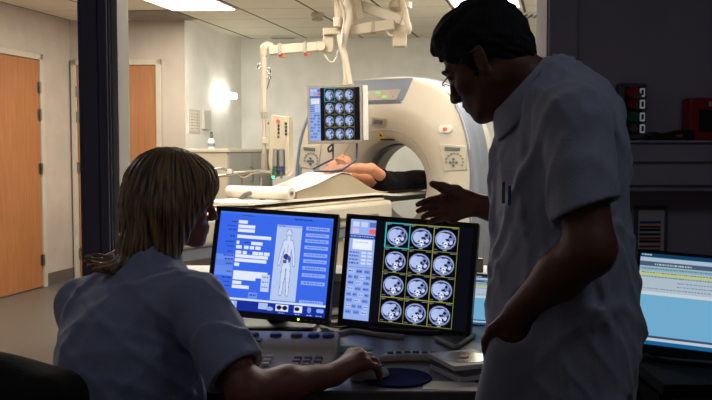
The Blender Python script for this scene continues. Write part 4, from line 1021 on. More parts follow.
    # pocket pouch with the hand in it
    pk = wL+hx*.07+V(0, -.004, -.02)
    [c.rc(wL+hx*.078+V(dx_, .0, 0), wL+hx*.20+V(dx_*.8+.004, .006, 0), .034, .040, k=.03) for dx_ in (-.009, .012, .034)]
    c.merge(s1, .018)
    # collar
    ax_ = nrm(V(-.74, .05, .67)); rc0 = P(522, 88, 1.80); X_ = nrm(np.cross(V(0, 1, 0), ax_)); Y_ = np.cross(ax_, X_)
    def loop(rx, ry, h_, sag=0): return [rc0+ax_*(h_-sag*(1-math.cos(a))*.5)+X_*math.cos(a)*rx+Y_*math.sin(a)*ry for a in np.linspace(0, 2*math.pi, 49)[:-1]]
    m = MB(); m.rings([loop(.066, .064, -.035), loop(.070, .067, .004), loop(.073, .070, .012), loop(.078, .074, .010), loop(.100, .096, -.010), loop(.121, .114, -.036), loop(.119, .112, -.042), loop(.082, .080, -.014), loop(.070, .068, -.035)], False, False)
    cl_ = m.build('collar', M['coat'], t, ang=70, subd=1); cl_.modifiers[0].levels = 1
    # openings: neck, sleeve hems, pocket mouth, front placket
    c.rc(rc0+ax_*.13, rc0+ax_*.01, .105, .098, k=.01, op='s'); c.rc(hd+H@V(-.02, 0, -.03), rc0+ax_*-.03, .060, .066, k=.004, op='s')
    dS = nrm(eL-shL); cut_p = shL*.27+eL*.73
    c.rc(cut_p-dS*.05, cut_p+dS*.05, .053, .056, k=.002, op='s')
    dR = nrm(eR-shR); cr = shR*.3+eR*.7; c.rc(cr-dR*.02, cr+dR*.1, .056, .058, k=.002, op='s')
    mouth = wL+hx*.030
    c.rc(wL-ad*.02, mouth+V(-.004, -.006, 0), .036, .034, k=.004, op='s')
    c.cut((0, 0, .60), (0, 0, -1))
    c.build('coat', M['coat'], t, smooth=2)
    # seams and pocket edge on the coat
    front = []
    # trousers and shoes
    r = Field((.22, 1.55, .04), (.66, 2.05, 1.0), .006)
    r.ell((.445, 1.805, .86), (.110, .155, .12), k=0)
    for s, fx in ((-1, .40), (1, .47)):
        hip = pelv+V(0, .088*s, -.03); kn_ = V(fx+.01, 1.81+.09*s, .49); an = V(fx+.04, 1.81+.10*s, .09); r.rc(hip, kn_, .085, .076, k=.03); r.rc(kn_, an, .075, .064, k=.02)
    r.warp(folds(5, .004, 30, 7, .8)); r.cut((0, 0, .075), (0, 0, -1)); r.build('trousers', M['trouser'], t)
    for s, fx in ((-1, .40), (1, .47)):
        b = V(fx+.04, 1.81+.10*s, 0); h = Field(b+V(-.26, -.09, -.01), b+V(.10, .09, .16), .005)
        h.rc(b+V(.02, 0, .045), b+V(-.06, .005*s, .042), .046, .045, k=.02); h.rc(b+V(-.06, .005*s, .042), b+V(-.17, .015*s, .034), .045, .034, k=.02); h.rc(b+V(.01, 0, .05), b+V(.0, 0, .10), .045, .05, k=.02)
        h.cut(b+V(0, 0, .002), (0, 0, -1)); h.cut(b+V(0, 0, .13), (0, 0, 1)); h.build('shoe', M['black'], t)
    return t, wL
M['lens'] = bpy.data.materials.new('clear lens'); M['lens'].use_nodes = True
_nt = M['lens'].node_tree; _nt.nodes.clear(); _a = _nt.nodes.new('ShaderNodeBsdfTransparent'); _b = _nt.nodes.new('ShaderNodeBsdfGlossy'); _b.inputs['Roughness'].default_value = .03
_m = _nt.nodes.new('ShaderNodeMixShader'); _m.inputs[0].default_value = .12; _o = _nt.nodes.new('ShaderNodeOutputMaterial')
_nt.links.new(_a.outputs[0], _m.inputs[1]); _nt.links.new(_b.outputs[0], _m.inputs[2]); _nt.links.new(_m.outputs[0], _o.inputs[0])
man, wLm = build_man()
# pens in the chest pocket
for (px, py, ln, m_, lb) in ((503.5, 188, .03, 'green', 'green pen clipped in the standing man\'s chest pocket'), (509.5, 192, .025, 'bluekey', 'blue pen clipped in the standing man\'s chest pocket')):
    b = P(px, py, 1.655)
    tag(MB().cyl(b-V(0, 0, ln), b, .0034).cyl(b, b+V(0, 0, .012), .003).box(b+V(0, -.006, -.012), (.003, .002, .03)).build('pen', M[m_]), lb, 'pen', 'pens in the chest pocket')

# ---------------------------------------------------------------- seated woman
def build_woman():
    pl = V(-.52, 1.93, .0)
    t = thing('person', 'seated person with shoulder-length highlighted hair in a pale blue tunic, hand on the mouse', 'person', pl)
    hs = .90; hd = P(174, 201, 2.08); fwd = nrm([.94, .33, -.10]); H = frame_from(fwd, nrm([.06, 0, 1]))
    fb = nrm([.48, .877, 0]); rt = V(fb[1], -fb[0], 0)
    f = Field((-.86, 1.55, .0), (.12, 2.62, 1.26), .0045)
    head_prims(f, H, hd, hs, False)
    c7 = P(150, 268, 2.02); shR = P(196, 303, 1.86); shL = P(83, 305, 2.08)
    mid = (shR+shL)/2; pelv = mid-fb*.08+V(0, 0, -.33); chest = mid*.8+pelv*.2+V(0, 0, -.02)
    f.rc(hd+H@V(-.03, 0, -.045), c7, .046, .046, k=.02); f.rc(c7+V(0, 0, -.02), mid+V(0, 0, -.03), .06, .08, k=.03)
    Bm = np.stack([fb, -rt, V(0, 0, 1)], 1)
    f.ell(mid+V(0, 0, -.10), (.10, .150, .16), Bm, k=.04); f.ell(mid*.4+pelv*.6, (.095, .130, .17), Bm, k=.05); f.ell(pelv, (.13, .18, .12), Bm, k=.05)
    f.rc(c7+V(0, 0, -.05), shR, .036, .044, k=.03); f.rc(c7+V(0, 0, -.05), shL, .036, .044, k=.03)
    eR = V(-.225, 1.73, .735); wR = V(-.05, 1.875, .733)
    f.rc(shR, eR, .050, .040, k=.03); f.rc(eR, eR*.55+wR*.45, .041, .039, k=.02); f.rc(eR*.55+wR*.45, wR, .038, .025, k=.02)
    # hand on the mouse
    hx = nrm(MC+V(.02, .005, .012)-wR); hx = nrm([hx[0], hx[1], .20]); pn = V(0, 0, -1); side = nrm(np.cross(hx, V(0, 0, 1)))   # side points to the little finger (her right)
    kn = [wR+hx*L_+side*x+V(0, 0, z) for L_, x, z in ((.083, -.028, .012), (.086, -.008, .015), (.081, .012, .012), (.073, .030, .004))]
    for a, b in zip(kn, kn[1:]): f.rc(a, b, .012, .012, k=.008)
    for k_ in kn: f.rc(wR+V(0, 0, .0), k_, .019, .0125, k=.012)
    bends = ((18, 24, 14), (22, 24, 16), (24, 34, 22), (26, 38, 24))
    for k_, L_, bd, dy in zip(kn, (.93, 1.0, .92, .76), bends, (-.10, 0, .05, .14)): finger(f, curl(k_, nrm(hx*V(1, 1, .3)+side*dy), pn, [.040*L_, .025*L_, .021*L_], bd), .0095, .0072)
    finger(f, [wR+hx*.015-side*.018, wR+hx*.045-side*.040+V(0, 0, -.004), wR+hx*.075-side*.046+V(0, 0, -.010), wR+hx*.10-side*.040+V(0, 0, -.014)], .0135, .0085)
    # left arm resting on the thigh / desk edge
    eL = shL+V(.03, .06, -.25); wL = V(-.52, 2.345, .735)
    f.rc(shL, eL, .050, .040, k=.03); f.rc(eL, wL, .041, .025, k=.02)
    h2 = nrm([.75, .6, -.02]); s2 = nrm(np.cross(h2, V(0, 0, 1)))
    kn2 = [wL+h2*L_+s2*x+V(0, 0, -.005) for L_, x in ((.083, .028), (.086, .008), (.081, -.012), (.073, -.030))]
    for k_, L_ in zip(kn2, (.93, 1, .92, .76)):
        f.rc(wL, k_, .018, .0125, k=.012); finger(f, curl(k_, h2, pn, [.040*L_, .025*L_, .021*L_], (6, 12, 8)), .0095, .0072)
    finger(f, [wL+h2*.015+s2*.018, wL+h2*.045+s2*.040, wL+h2*.078+s2*.048, wL+h2*.10+s2*.045], .0135, .0085)
    for s in (-1, 1):
        hip = pelv+rt*.09*s+fb*.02+V(0, 0, -.01); k_ = hip+fb*.42+rt*.03*s+V(0, 0, -.03); an = V(k_[0]+fb[0]*.03, k_[1]+fb[1]*.03, .10)
        f.rc(hip, k_, .080, .055, k=.03); f.rc(k_, an, .052, .034, k=.02); f.rc(an+V(0, 0, -.05), an+fb*.14+V(0, 0, -.065), .032, .026, k=.02)
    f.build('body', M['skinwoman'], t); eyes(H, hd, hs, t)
    T = lambda *p: hd+H@(V(*p)*hs)
    for s in (-1, 1): MB().tube([T(.096, .012*s, .022), T(.094, .030*s, .029), T(.082, .047*s, .022)], [.002, .003, .0015], 8, sub=4).build('eyebrow', M['brow'], t)
    # hair: cap, curtains down to the shoulders, flicked ends
    g = Field((-.80, 1.80, .84), (-.28, 2.34, 1.28), .0035)
    g.ell(T(-.014, 0, .046), V(.116, .102, .100)*hs, H, k=0)
    g.ell(T(-.036, 0, -.010), V(.106, .108, .125)*hs, H, k=.03)
    dn = V(0, 0, -1)
    g.ell(T(.055, 0, .055), V(.058, .078, .055)*hs, H, k=.03); 
    for s in (-1, 1):
        g.rc(T(.072, .035*s, .07), T(.082, .058*s, .012), .020, .012, k=.02); a = T(.010, .086*s, .02); g.rc(a, T(-.006, .090*s, -.06), .030, .030, k=.03); g.rc(T(-.006, .090*s, -.06), T(-.014, .088*s, -.155), .030, .020, k=.03)
        g.rc(T(-.02, .085*s, -.03), T(-.025, .080*s, -.165), .038, .026, k=.03)
        g.rc(T(.050, .062*s, .075), T(.050, .080*s, .0), .020, .016, k=.02); g.rc(T(.050, .080*s, .0), T(.004, .090*s, -.10), .016, .014, k=.02)
    for y in (-.055, -.02, .02, .055):
        g.rc(T(-.075, y, -.02), T(-.090, y*1.2, -.13), .045, .034, k=.03); g.rc(T(-.090, y*1.2, -.13), T(-.115, y*1.3, -.175), .034, .018, k=.02)
    for i in range(13):
        y = -.085+.0142*i; L_ = 1+.35*math.sin(i*2.3); p0_ = T(-.100, y, -.150); p1 = T(-.135-.012*L_, y*1.2, -.182); p2 = T(-.185-.022*L_, y*1.3, -.180-.012*math.sin(i*1.7)); g.chain([p0_, p1, p2], [.015, .010, .0035], k=.008)
    # clear the face and the hollow under the chin
    g.ell(T(.122, 0, -.078), V(.080, .090, .092)*hs, H, k=.015, op='s'); g.ell(T(.075, 0, -.14), V(.055, .062, .09)*hs, H, k=.015, op='s')
    def strands(X, Y, Z):
        q_ = [X-hd[0], Y-hd[1]]; lx = H[0, 0]*q_[0]+H[1, 0]*q_[1]; ly = H[0, 1]*q_[0]+H[1, 1]*q_[1]; an_ = np.arctan2(ly, lx+.0)
        return .0022*np.sin(34*an_+7*np.sin(14*(Z-hd[2])))+.0013*np.sin(71*an_-9*np.sin(9*(Z-hd[2]))+2)
    g.warp(strands)
    g.build('hair', hair_mat('highlighted brown hair', (196, 154, 104), (60, 42, 28), hd, .42), t)
    # tunic
    c = Field((-.88, 1.55, .40), (.0, 2.36, 1.06), .0045)
    c.ell(mid+V(0, 0, -.10), (.135, .195, .17), Bm, k=0); c.ell(mid*.4+pelv*.6, (.135, .180, .20), Bm, k=.06); c.ell(pelv, (.155, .205, .13), Bm, k=.05)
    c.rc(c7+V(0, 0, -.03), shR+V(0, 0, -.002), .062, .062, k=.05); c.rc(c7+V(0, 0, -.03), shL, .062, .062, k=.05)
    c.rc(c7-fb*.01+V(0, 0, -.006), c7-fb*.02+V(0, 0, -.06), .074, .085, k=.03)
    sm = shR*.20+eR*.80; sl_ = shL*.35+eL*.65; dS = nrm(eR-shR); dL = nrm(eL-shL)
    s1 = c.twin(); s1.rc(shR, sm+dS*.05, .064, .064, k=0); s1.warp(folds(27, .012, 26, 4, .6)); s1.cut(sm, nrm(dS+V(.15, 0, 0)))
    s2 = c.twin(); s2.rc(shL, sl_+dL*.05, .060, .062, k=0); s2.cut(sl_, dL)
    c.ell(mid*.5+shL*.5+V(0, 0, -.02), (.085, .10, .07), Bm, k=.04); c.ell(mid*.5+shR*.5+V(0, 0, -.02), (.085, .10, .07), Bm, k=.04)
    c.warp(folds(21, .018, 15, 5, .6)); c.warp(folds(31, .009, 30, 5, .7))
    c.merge(s1, .03); c.merge(s2, .03); c.rc(sm-dS*.04, sm+dS*.05, .050, .053, k=.002, op='s')
    c.rc(sl_-dL*.04, sl_+dL*.05, .050, .052, k=.002, op='s')
    c.rc(c7+V(.0, 0, .03)+fb*.015, hd+H@V(-.03, 0, -.03), .050, .06, k=.004, op='s')
    # collar ring
    ax_ = nrm(hd-c7); X_ = nrm(np.cross(V(0, 1, 0), ax_)); Y_ = np.cross(ax_, X_); cp = [c7+V(0, 0, .010)+fb*.012+X_*math.cos(a)*.062+Y_*math.sin(a)*.062 for a in np.linspace(0, 2*math.pi, 21)]
    for i in range(20): c.rc(cp[i], cp[i+1], .009, k=.01); c.rc(cp[i]-ax_*.014, cp[i+1]-ax_*.014, .012, k=.01)
    c.cut((0, 0, pelv[2]-.09), (0, 0, -1))
    c.build('tunic', M['tunic'], t, smooth=2)
    r = Field((-.90, 1.55, .06), (.05, 2.62, .72), .006)
    r.ell(pelv+V(0, 0, -.01), (.145, .195, .125), Bm, k=0)
    for s in (-1, 1):
        hip = pelv+rt*.09*s+fb*.02+V(0, 0, -.01); k_ = hip+fb*.42+rt*.03*s+V(0, 0, -.03); an = V(k_[0]+fb[0]*.03, k_[1]+fb[1]*.03, .10)
        r.rc(hip, k_, .090, .068, k=.03); r.rc(k_, an, .066, .055, k=.02)
    r.warp(folds(8, .004, 30, 7, .8)); r.cut((0, 0, .09), (0, 0, -1)); r.build('trousers', M['trouser'], t)
    for s in (-1, 1):
        hip = pelv+rt*.09*s+fb*.02; k_ = hip+fb*.42+rt*.03*s; b = V(k_[0]+fb[0]*.03, k_[1]+fb[1]*.03, 0)
        h = Field(b-V(.2, .2, .01), b+V(.24, .26, .15), .005); h.rc(b-fb*.03+V(0, 0, .042), b+fb*.07+V(0, 0, .038), .042, .041, k=.02); h.rc(b+fb*.07+V(0, 0, .038), b+fb*.16+V(0, 0, .03), .041, .03, k=.02); h.rc(b+V(0, 0, .05), b+V(0, 0, .1), .042, .046, k=.02)
        h.cut(b+V(0, 0, .002), (0, 0, -1)); h.cut(b+V(0, 0, .12), (0, 0, 1)); h.build('shoe', M['black'], t)
    return t, pelv, fb, rt
# ================================================================ control room: worktop and what stands on it
DZ = .70
poly = [(-.78, 2.97), (-.78, 2.34), (-.5, 2.30), (-.40, 2.16), (-.27, 1.93), (-.20, 1.875), (-.12, 1.86), (.262, 1.855), (.275, 1.90), (.285, 2.08), (.42, 2.27), (.70, 2.27), (.70, 2.97)]
t = thing('control_desk', 'pale grey control desk under the monitors, curved in where the woman sits', 'desk', (.6, 2.6, 0))
MB().prism(poly[::-1], V(0, 0, DZ-.03), V(1, 0, 0), V(0, 1, 0), V(0, 0, 1), .03).build('desk_top', M['desk'], t, bevel=.004)
for x, y in ((-.72, 2.5), (.20, 2.4), (.66, 2.5)):
    MB().box((x, y+.1, (DZ-.03)/2), (.03, .5, DZ-.03)).build('leg_panel', M['desk'], t, bevel=.003)
MB().box((-.04, 2.93, .45), (1.4, .02, .4)).build('back_panel', M['desk'], t)
t = thing('side_desk', 'side desk added under the cyan monitor on the right, blackened for the shade there', 'desk', (1.4, 2.4, 0))  # desk added here; its black colour stands for shadow under the screen
MB().prism([(.71, 2.97), (.71, 1.93), (2.1, 1.93), (2.1, 2.97)][::-1], V(0, 0, DZ-.035), V(1, 0, 0), V(0, 1, 0), V(0, 0, 1), .03).build('desk_top', M['shadeblack'], t, bevel=.004)
for x in (.74, 2.07): MB().box((x, 2.45, (DZ-.035)/2), (.03, .9, DZ-.035)).build('leg_panel', M['shadeblack'], t, bevel=.003)
# two desk monitors
t, loc, (X, Y, Z) = display('desk_monitor', 'black-framed desk monitor with a blue patient form and a body outline', 'monitor', V(-.25, 2.496, .898), 8.6, 12.1, -3.4, .375, .325, .014, .020, 'form', IMG_FORM, SM_FORM, M['bezel'], stand=1, zdesk=DZ)
t, loc, (X, Y, Z) = display('desk_monitor', 'black-framed desk monitor showing twelve scan slices beside a pale blue menu', 'monitor', V(.149, 2.484, .868), 16.1, 7.4, -2.9, .40, .335, .015, .020, 'ct', IMG_CT, SM_CT, M['bezel'], stand=1, zdesk=DZ)
t, loc, (X, Y, Z) = display('desk_monitor', 'desk monitor with a pale cyan work list, right of the standing man', 'monitor', P(702, 307, 2.13), 20, 6, -3, .33, .265, .009, .022, 'tab', IMG_TAB, SM_TAB, M['bezel'], stand=1, zdesk=DZ-.005, led=False)
t, loc, (X, Y, Z) = display('desk_monitor', 'desk monitor mostly hidden behind the standing man, one cyan screen edge showing', 'monitor', P(528, 304, 2.56), 4, 4, -3, .36, .165, .006, .010, 'tab2', IMG_TAB, SM_TAB, M['bezel'], stand=1, zdesk=DZ, led=False)
# scanner console keyboard
kc = V(-.205, 2.13, DZ); ka = math.radians(-4); kx = V(math.cos(ka), math.sin(ka), 0); ky = V(-math.sin(ka), math.cos(ka), 0)
t = thing('control_console', 'wide beige scanner control keypad with raised back ledge and blue buttons', 'control console', kc)
m = MB(); prof = [(-.13, 0), (-.13, .014), (-.02, .024), (.0, .034), (.03, .046), (.115, .052), (.13, .046), (.13, 0)]
hw = .155; rs_ = []
for s in (-1, 1):
    for k in ((0, .97) if s < 0 else (.97, 0)):
        pass
xs = [-hw, -hw+.012, hw-.012, hw]; sc_ = [.93, 1, 1, .93]
rs_ = [[kc+kx*x+ky*(p[0]*s_)+V(0, 0, p[1]*(s_ if p[1] > .0 else 1)) for p in prof] for x, s_ in zip(xs, sc_)]
m.rings(rs_).build('console_body', M['cream2'], t, bevel=.006, seg=3)
def ktop(v): return float(np.interp(v, [p[0] for p in prof[1:6]], [p[1] for p in prof[1:6]]))
for r_ in range(3):
    for c_ in range(9):
        x = -.135+.026*c_+(.045 if c_ > 5 else 0); v_ = -.112+.027*r_; MB().box(kc+kx*x+ky*v_+V(0, 0, ktop(v_)+.004), (.019, .018, .010)).build('key', M['offwhite'] if c_ < 6 else M['keygrey'], t, bevel=.003)
for i, x in enumerate((-.12, -.07, -.01, .045, .09, .128)):
    MB().lathe([(.016, 0), (.016, .006), (.013, .010)], kc+kx*x+ky*.07+V(0, 0, .047)).build('round_button', M['bluekey'] if i in (2, 4, 5) else M['screwgrey'], t)
MB().prism(rrect(.12, .03, .006), kc+kx*-.10+ky*.035+V(0, 0, .044), kx, ky, V(0, 0, 1), .004).build('speaker_grille', M['screwgrey'], t)
# green card
g = P(352, 351, 2.25); g[2] = DZ
tag(MB().prism([(-.05, -.04), (.01, -.052), (.055, -.0), (.0, .05), (-.052, .03)], g, V(1, 0, 0), V(0, 1, 0), V(0, 0, 1), .002).build('green_card', M['greenpaper']), 'bright green card lying on the desk between console and cables', 'card')
# mouse pad and mouse
c = P(397, 383, 1.965); c[2] = DZ
tag(MB().lathe([(.080, 0), (.082, .002), (.080, .005), (.0005, .005)], c, n=40).build('mouse_pad', M['navy']), 'round navy blue mouse pad at the front edge of the desk', 'mouse pad')
MC = c+V(-.064, .003, .0)
t = thing('mouse', 'computer mouse under the seated woman\'s right hand', 'computer mouse', MC)
f = Field(MC-.09, MC+.09, .003); f.ell(MC+V(0, 0, .004), (.05, .029, .030), rotm((0, 0, 1), 25)); f.cut(MC, (0, 0, -1)); f.build('mouse_shell', M['offwhite'], t)
MB().cyl(MC+V(.022, .014, .026), MC+V(.03, .005, .026), .005).build('scroll_wheel', M['screwgrey'], t)
# low keyboard right of the pad
kb = P(412, 368, 2.13); kb[2] = DZ
t = thing('keyboard', 'slim pale keyboard on the desk below the twelve-slice monitor', 'keyboard', kb)
pts = [(-.085, -.02), (-.06, .035), (0, .045), (.06, .035), (.10, .0), (.088, -.028), (.03, -.008), (-.02, -.004)]
MB().prism([(x*1.0, y) for x, y in pts][::-1], kb, V(1, 0, 0), V(0, 1, 0), V(0, 0, 1), .018).build('keyboard_body', M['offwhite'], t, bevel=.005, seg=3)
for i in range(6):
    MB().box(kb+V(-.055+.022*i, .018-.0012*(i-2.5)**2, .020), (.016, .014, .006)).build('key', M['bluegrey'], t, bevel=.002)
# stack of disc cases and sheets by the man's coat
c = P(466, 372, 2.02); c[2] = DZ
for k, (dx, dy, rz, m_, lb) in enumerate([(0, 0, 24, 'offwhite', 'lowest pale plastic disc case in the stack against the man\'s coat'), (.003, .004, 30, 'screwgrey', 'grey disc case in the middle of the stack against the man\'s coat'), (-.004, .002, 20, 'offwhite', 'topmost white disc case of the stack against the man\'s coat')]):
    R_ = rotm((0, 0, 1), rz); cc = c+V(dx, dy, .0125*k)
    b = thing('disc_case', lb, 'disc case', cc, 'disc cases stacked on the desk')
    MB().prism(rrect(.125, .14, .004), cc, R_@V(1, 0, 0), R_@V(0, 1, 0), V(0, 0, 1), .0115).build('case', M[m_], b, bevel=.001)
    if k == 2: MB().lathe([(.055, 0), (.055, .0008)], cc+V(0, 0, .0117)).build('disc_label', M['chrome'], b); MB().lathe([(.012, 0), (.012, .002)], cc+V(0, 0, .0125)).build('disc_hub', M['orange'], b)
c = P(452, 389, 1.90); c[2] = DZ; R_ = rotm((0, 0, 1), -8)
tag(MB().prism(rrect(.13, .07, .002), c, R_@V(1, 0, 0), R_@V(0, 1, 0), V(0, 0, 1), .001).build('note_sheet', M['white']), 'small white sheet on the desk near the front edge', 'paper')
# cables behind the monitors
def wire(pts, r, lb, m_='cable', grp='cables lying behind the desk monitors'):
    pp = [P(x, y, d) for x, y, d in pts]
    for p in pp: p[2] = DZ+r+.001
    tag(MB().tube(pp, r, sub=6, n=10).build('cable', M[m_]), lb, 'cable', grp)
wire([(322, 352, 2.5), (336, 344, 2.42), (352, 341, 2.46), (372, 346, 2.42), (386, 343, 2.4), (404, 345, 2.38)], .0065, 'thick beige cable nearest the green card')
wire([(320, 338, 2.6), (338, 337, 2.55), (358, 334, 2.58), (380, 338, 2.55), (400, 341, 2.5)], .0065, 'beige cable looping just under the scan-slice monitor', )
wire([(330, 334, 2.68), (350, 331, 2.7), (375, 334, 2.68), (398, 336, 2.64)], .006, 'beige cable farthest back, near the window wall')
wire([(436, 350, 2.36), (446, 354, 2.3), (455, 352, 2.26), (462, 350, 2.3), (474, 346, 2.4)], .006, 'beige cable running right from the scan-slice monitor stand')
# little cream box on the window sill
c = V(*P(478.5, 268, 3.03)); c[2] = SILL
tag(MB().box(c+V(0, 0, .024), (.032, .03, .048)).build('small_box', M['cream'], bevel=.003), 'tiny cream box on the window sill beside the man\'s coat', 'box')
# boxes on the desk behind the first monitor
for px, w_, h_, m_, lb in ((236, .06, .09, 'bluegrey', 'small grey-blue carton behind the patient-form monitor, next to the woman'), (262, .05, .08, 'cable', 'small beige carton behind the patient-form monitor')):
    c = P(px, 330, 2.78); c[2] = DZ; tag(MB().box(c+V(0, 0, h_/2), (w_, .06, h_)).build('carton', M[m_], bevel=.002), lb, 'carton')

# ================================================================ right-hand wall
yw = YW
def wallpt(px, py, off=0): p = P(px, py, yw-off); return p
# cable trunking ledge
a = wallpt(600, 190); b = wallpt(760, 143)
t = thing('wall_trunking', 'deep dark cable trunking ledge on the wall right of the window', 'cable trunking', V(2.0, yw-.05, a[2]))
zt = b[2]; zb = a[2]
MB().box((1.86, yw-.055, (zt+zb)/2), (2.1, .11, zt-zb)).build('trunking_body', M['wall_dark'], t, bevel=.004)
MB().box((1.86, yw-.113, zb+.10), (2.1, .006, .006)).box((1.86, yw-.113, zb+.02), (2.1, .006, .006)).build('trunking_seam', M['screwgrey'], t)
MB().box((1.86, yw-.06, zt+.004), (2.1, .125, .008)).build('trunking_lid', M['wall_dark'], t, bevel=.002)
zt += .008
# key switch box
a = wallpt(617, 139, .03); b = wallpt(645.5, 83.5, .03); cx = (a[0]+b[0])/2; cz = (a[2]+b[2])/2; W_, H_ = b[0]-a[0], b[2]-a[2]
t = thing('switch_box', 'grey wall switch box with red key switch, green button and white number tags', 'switch box', V(cx, yw-.02, a[2]))
MB().prism(rrect(W_, H_, .006), V(cx, yw-.001, cz), V(1, 0, 0), V(0, 0, 1), V(0, -1, 0), .045).build('box_body', M['screwgrey'], t, bevel=.003)
MB().prism(rrect(W_*.66, H_*.84, .004), V(cx+.002, yw-.046, cz+.003), V(1, 0, 0), V(0, 0, 1), V(0, -1, 0), .003).build('face_plate', M['black'], t)
sw = [(93.5, 'red', .019), (105, 'red', .015), (117.5, 'green', .016), (129, 'screwgrey', .014)]
for i, (py, m_, r_) in enumerate(sw):
    z = wallpt(629, py)[2]; p = V(wallpt(628.5, py)[0], yw-.049, z)
    MB().lathe([(r_*1.15, 0), (r_*1.15, .006), (r_, .008), (r_*.9, .016)], p, (0, -1, 0)).build('push_button', M[m_], t)
    q_ = V(wallpt(637.5, py)[0], yw-.049, z)
    tg = MB().prism(rrect(.017, .030, .003), q_, V(1, 0, 0), V(0, 0, 1), V(0, -1, 0), .004).build('number_tag', mat('lit white tag', (235, 235, 240), .5, emit=.12) if i == 0 else M['tagwhite'], t)
    if i == 0: M['tagwhite'] = tg.data.materials[0]
    MB().prism([(-.004, -.009), (.004, -.009), (.004, .009), (-.004, .009)], q_-V(0, .004, 0), V(1, 0, 0), V(0, 0, 1), V(0, -1, 0), .001).build('tag_print', M['black'], t)
p = V(wallpt(631, 101)[0], yw-.068, wallpt(631, 101)[2])
m = MB().prism([(-.012, .004), (.012, .004), (.014, .02), (.0, .028), (-.014, .02)], p, V(1, 0, 0), V(0, 0, 1), V(0, -1, 0), .003); m.prism([(-.0035, -.04), (.0035, -.04), (.0035, .005), (-.0035, .005)], p, V(1, 0, 0), V(0, 0, 1), V(0, -1, 0), .003)
tag(m.build('switch_key', M['chrome']), 'small metal key hanging in the red key switch of the wall box', 'key')
for sx in (-1, 1):
    for sz in (-1, 1): MB().lathe([(.004, 0), (.003, .002)], V(cx+sx*(W_/2-.009), yw-.046, cz+sz*(H_/2-.009)), (0, -1, 0)).build('screw', M['black'], t)
# black device with orange light, red box
c = V(wallpt(669, 143, .06)[0], yw-.06, zt)
t = thing('intercom_handset', 'low black device with an orange mark lying on the wall ledge beside the red box', 'device', c)
MB().prism([(-.075, 0), (.075, 0), (.075, .034), (.03, .036), (-.03, .022), (-.06, .030), (-.078, .018)], c+V(0, .035, 0), V(1, 0, 0), V(0, 0, 1), V(0, -1, 0), .075).build('device_body', M['black'], t, bevel=.004)
MB().box(c+V(.02, -.041, .016), (.022, .004, .008)).build('orange_mark', M['orange'], t)
a = wallpt(687, 142, .06); b = wallpt(687, 98, .06); hh = b[2]-zt
c = V(a[0]+.075, yw-.045, zt)
t = thing('red_box', 'red metal box with a grey label standing on the wall ledge', 'alarm box', c)
MB().box(c+V(0, 0, hh/2), (.15, .075, hh)).build('box_body', M['red'], t, bevel=.006)
MB().box(c+V(.012, -.039, hh-.022), (.05, .003, .016)).build('label_plate', M['offwhite'], t)
MB().box(c+V(.005, -.039, .068), (.10, .004, .075)).build('window_frame', M['black'], t)
MB().lathe([(.014, 0), (.014, .008)], c+V(.02, -.04, .072), (0, -1, 0)).build('button', M['offwhite'], t)
# framed notice with striped lines below the trunking
a = wallpt(634, 262, .01); b = wallpt(668, 206, .01); cx = (a[0]+b[0])/2; cz = (a[2]+b[2])/2; W_, H_ = b[0]-a[0], b[2]-a[2]
t = thing('striped_notice', 'framed notice with red, blue and black printed bars on the wall under the ledge', 'notice', V(cx, yw-.01, a[2]))
MB().prism(rrect(W_, H_, .004), V(cx, yw-.001, cz), V(1, 0, 0), V(0, 0, 1), V(0, -1, 0), .010).build('notice_frame', M['screwgrey'], t, bevel=.002)
MB().prism(rrect(W_-.025, H_-.03, .002), V(cx, yw-.011, cz), V(1, 0, 0), V(0, 0, 1), V(0, -1, 0), .002).build('sheet', M['offwhite'], t)
m = MB()
for k, (py, m_) in enumerate(((222, 0), (226.5, 1), (229.5, 2), (234, 2), (238, 1), (241, 2), (246, 1), (250, 0))):
    m.mi(m_).prism([(-W_*.36, -.004), (W_*.28, -.004), (W_*.28, .004), (-W_*.36, .004)], V(cx, yw-.013, wallpt(650, py)[2]), V(1, 0, 0), V(0, 0, 1), V(0, -1, 0), .001)
m.build('printed_bars', [M['bluekey'], M['red'], M['black']], t)
woman, wpel, wfb, wrt = build_woman()
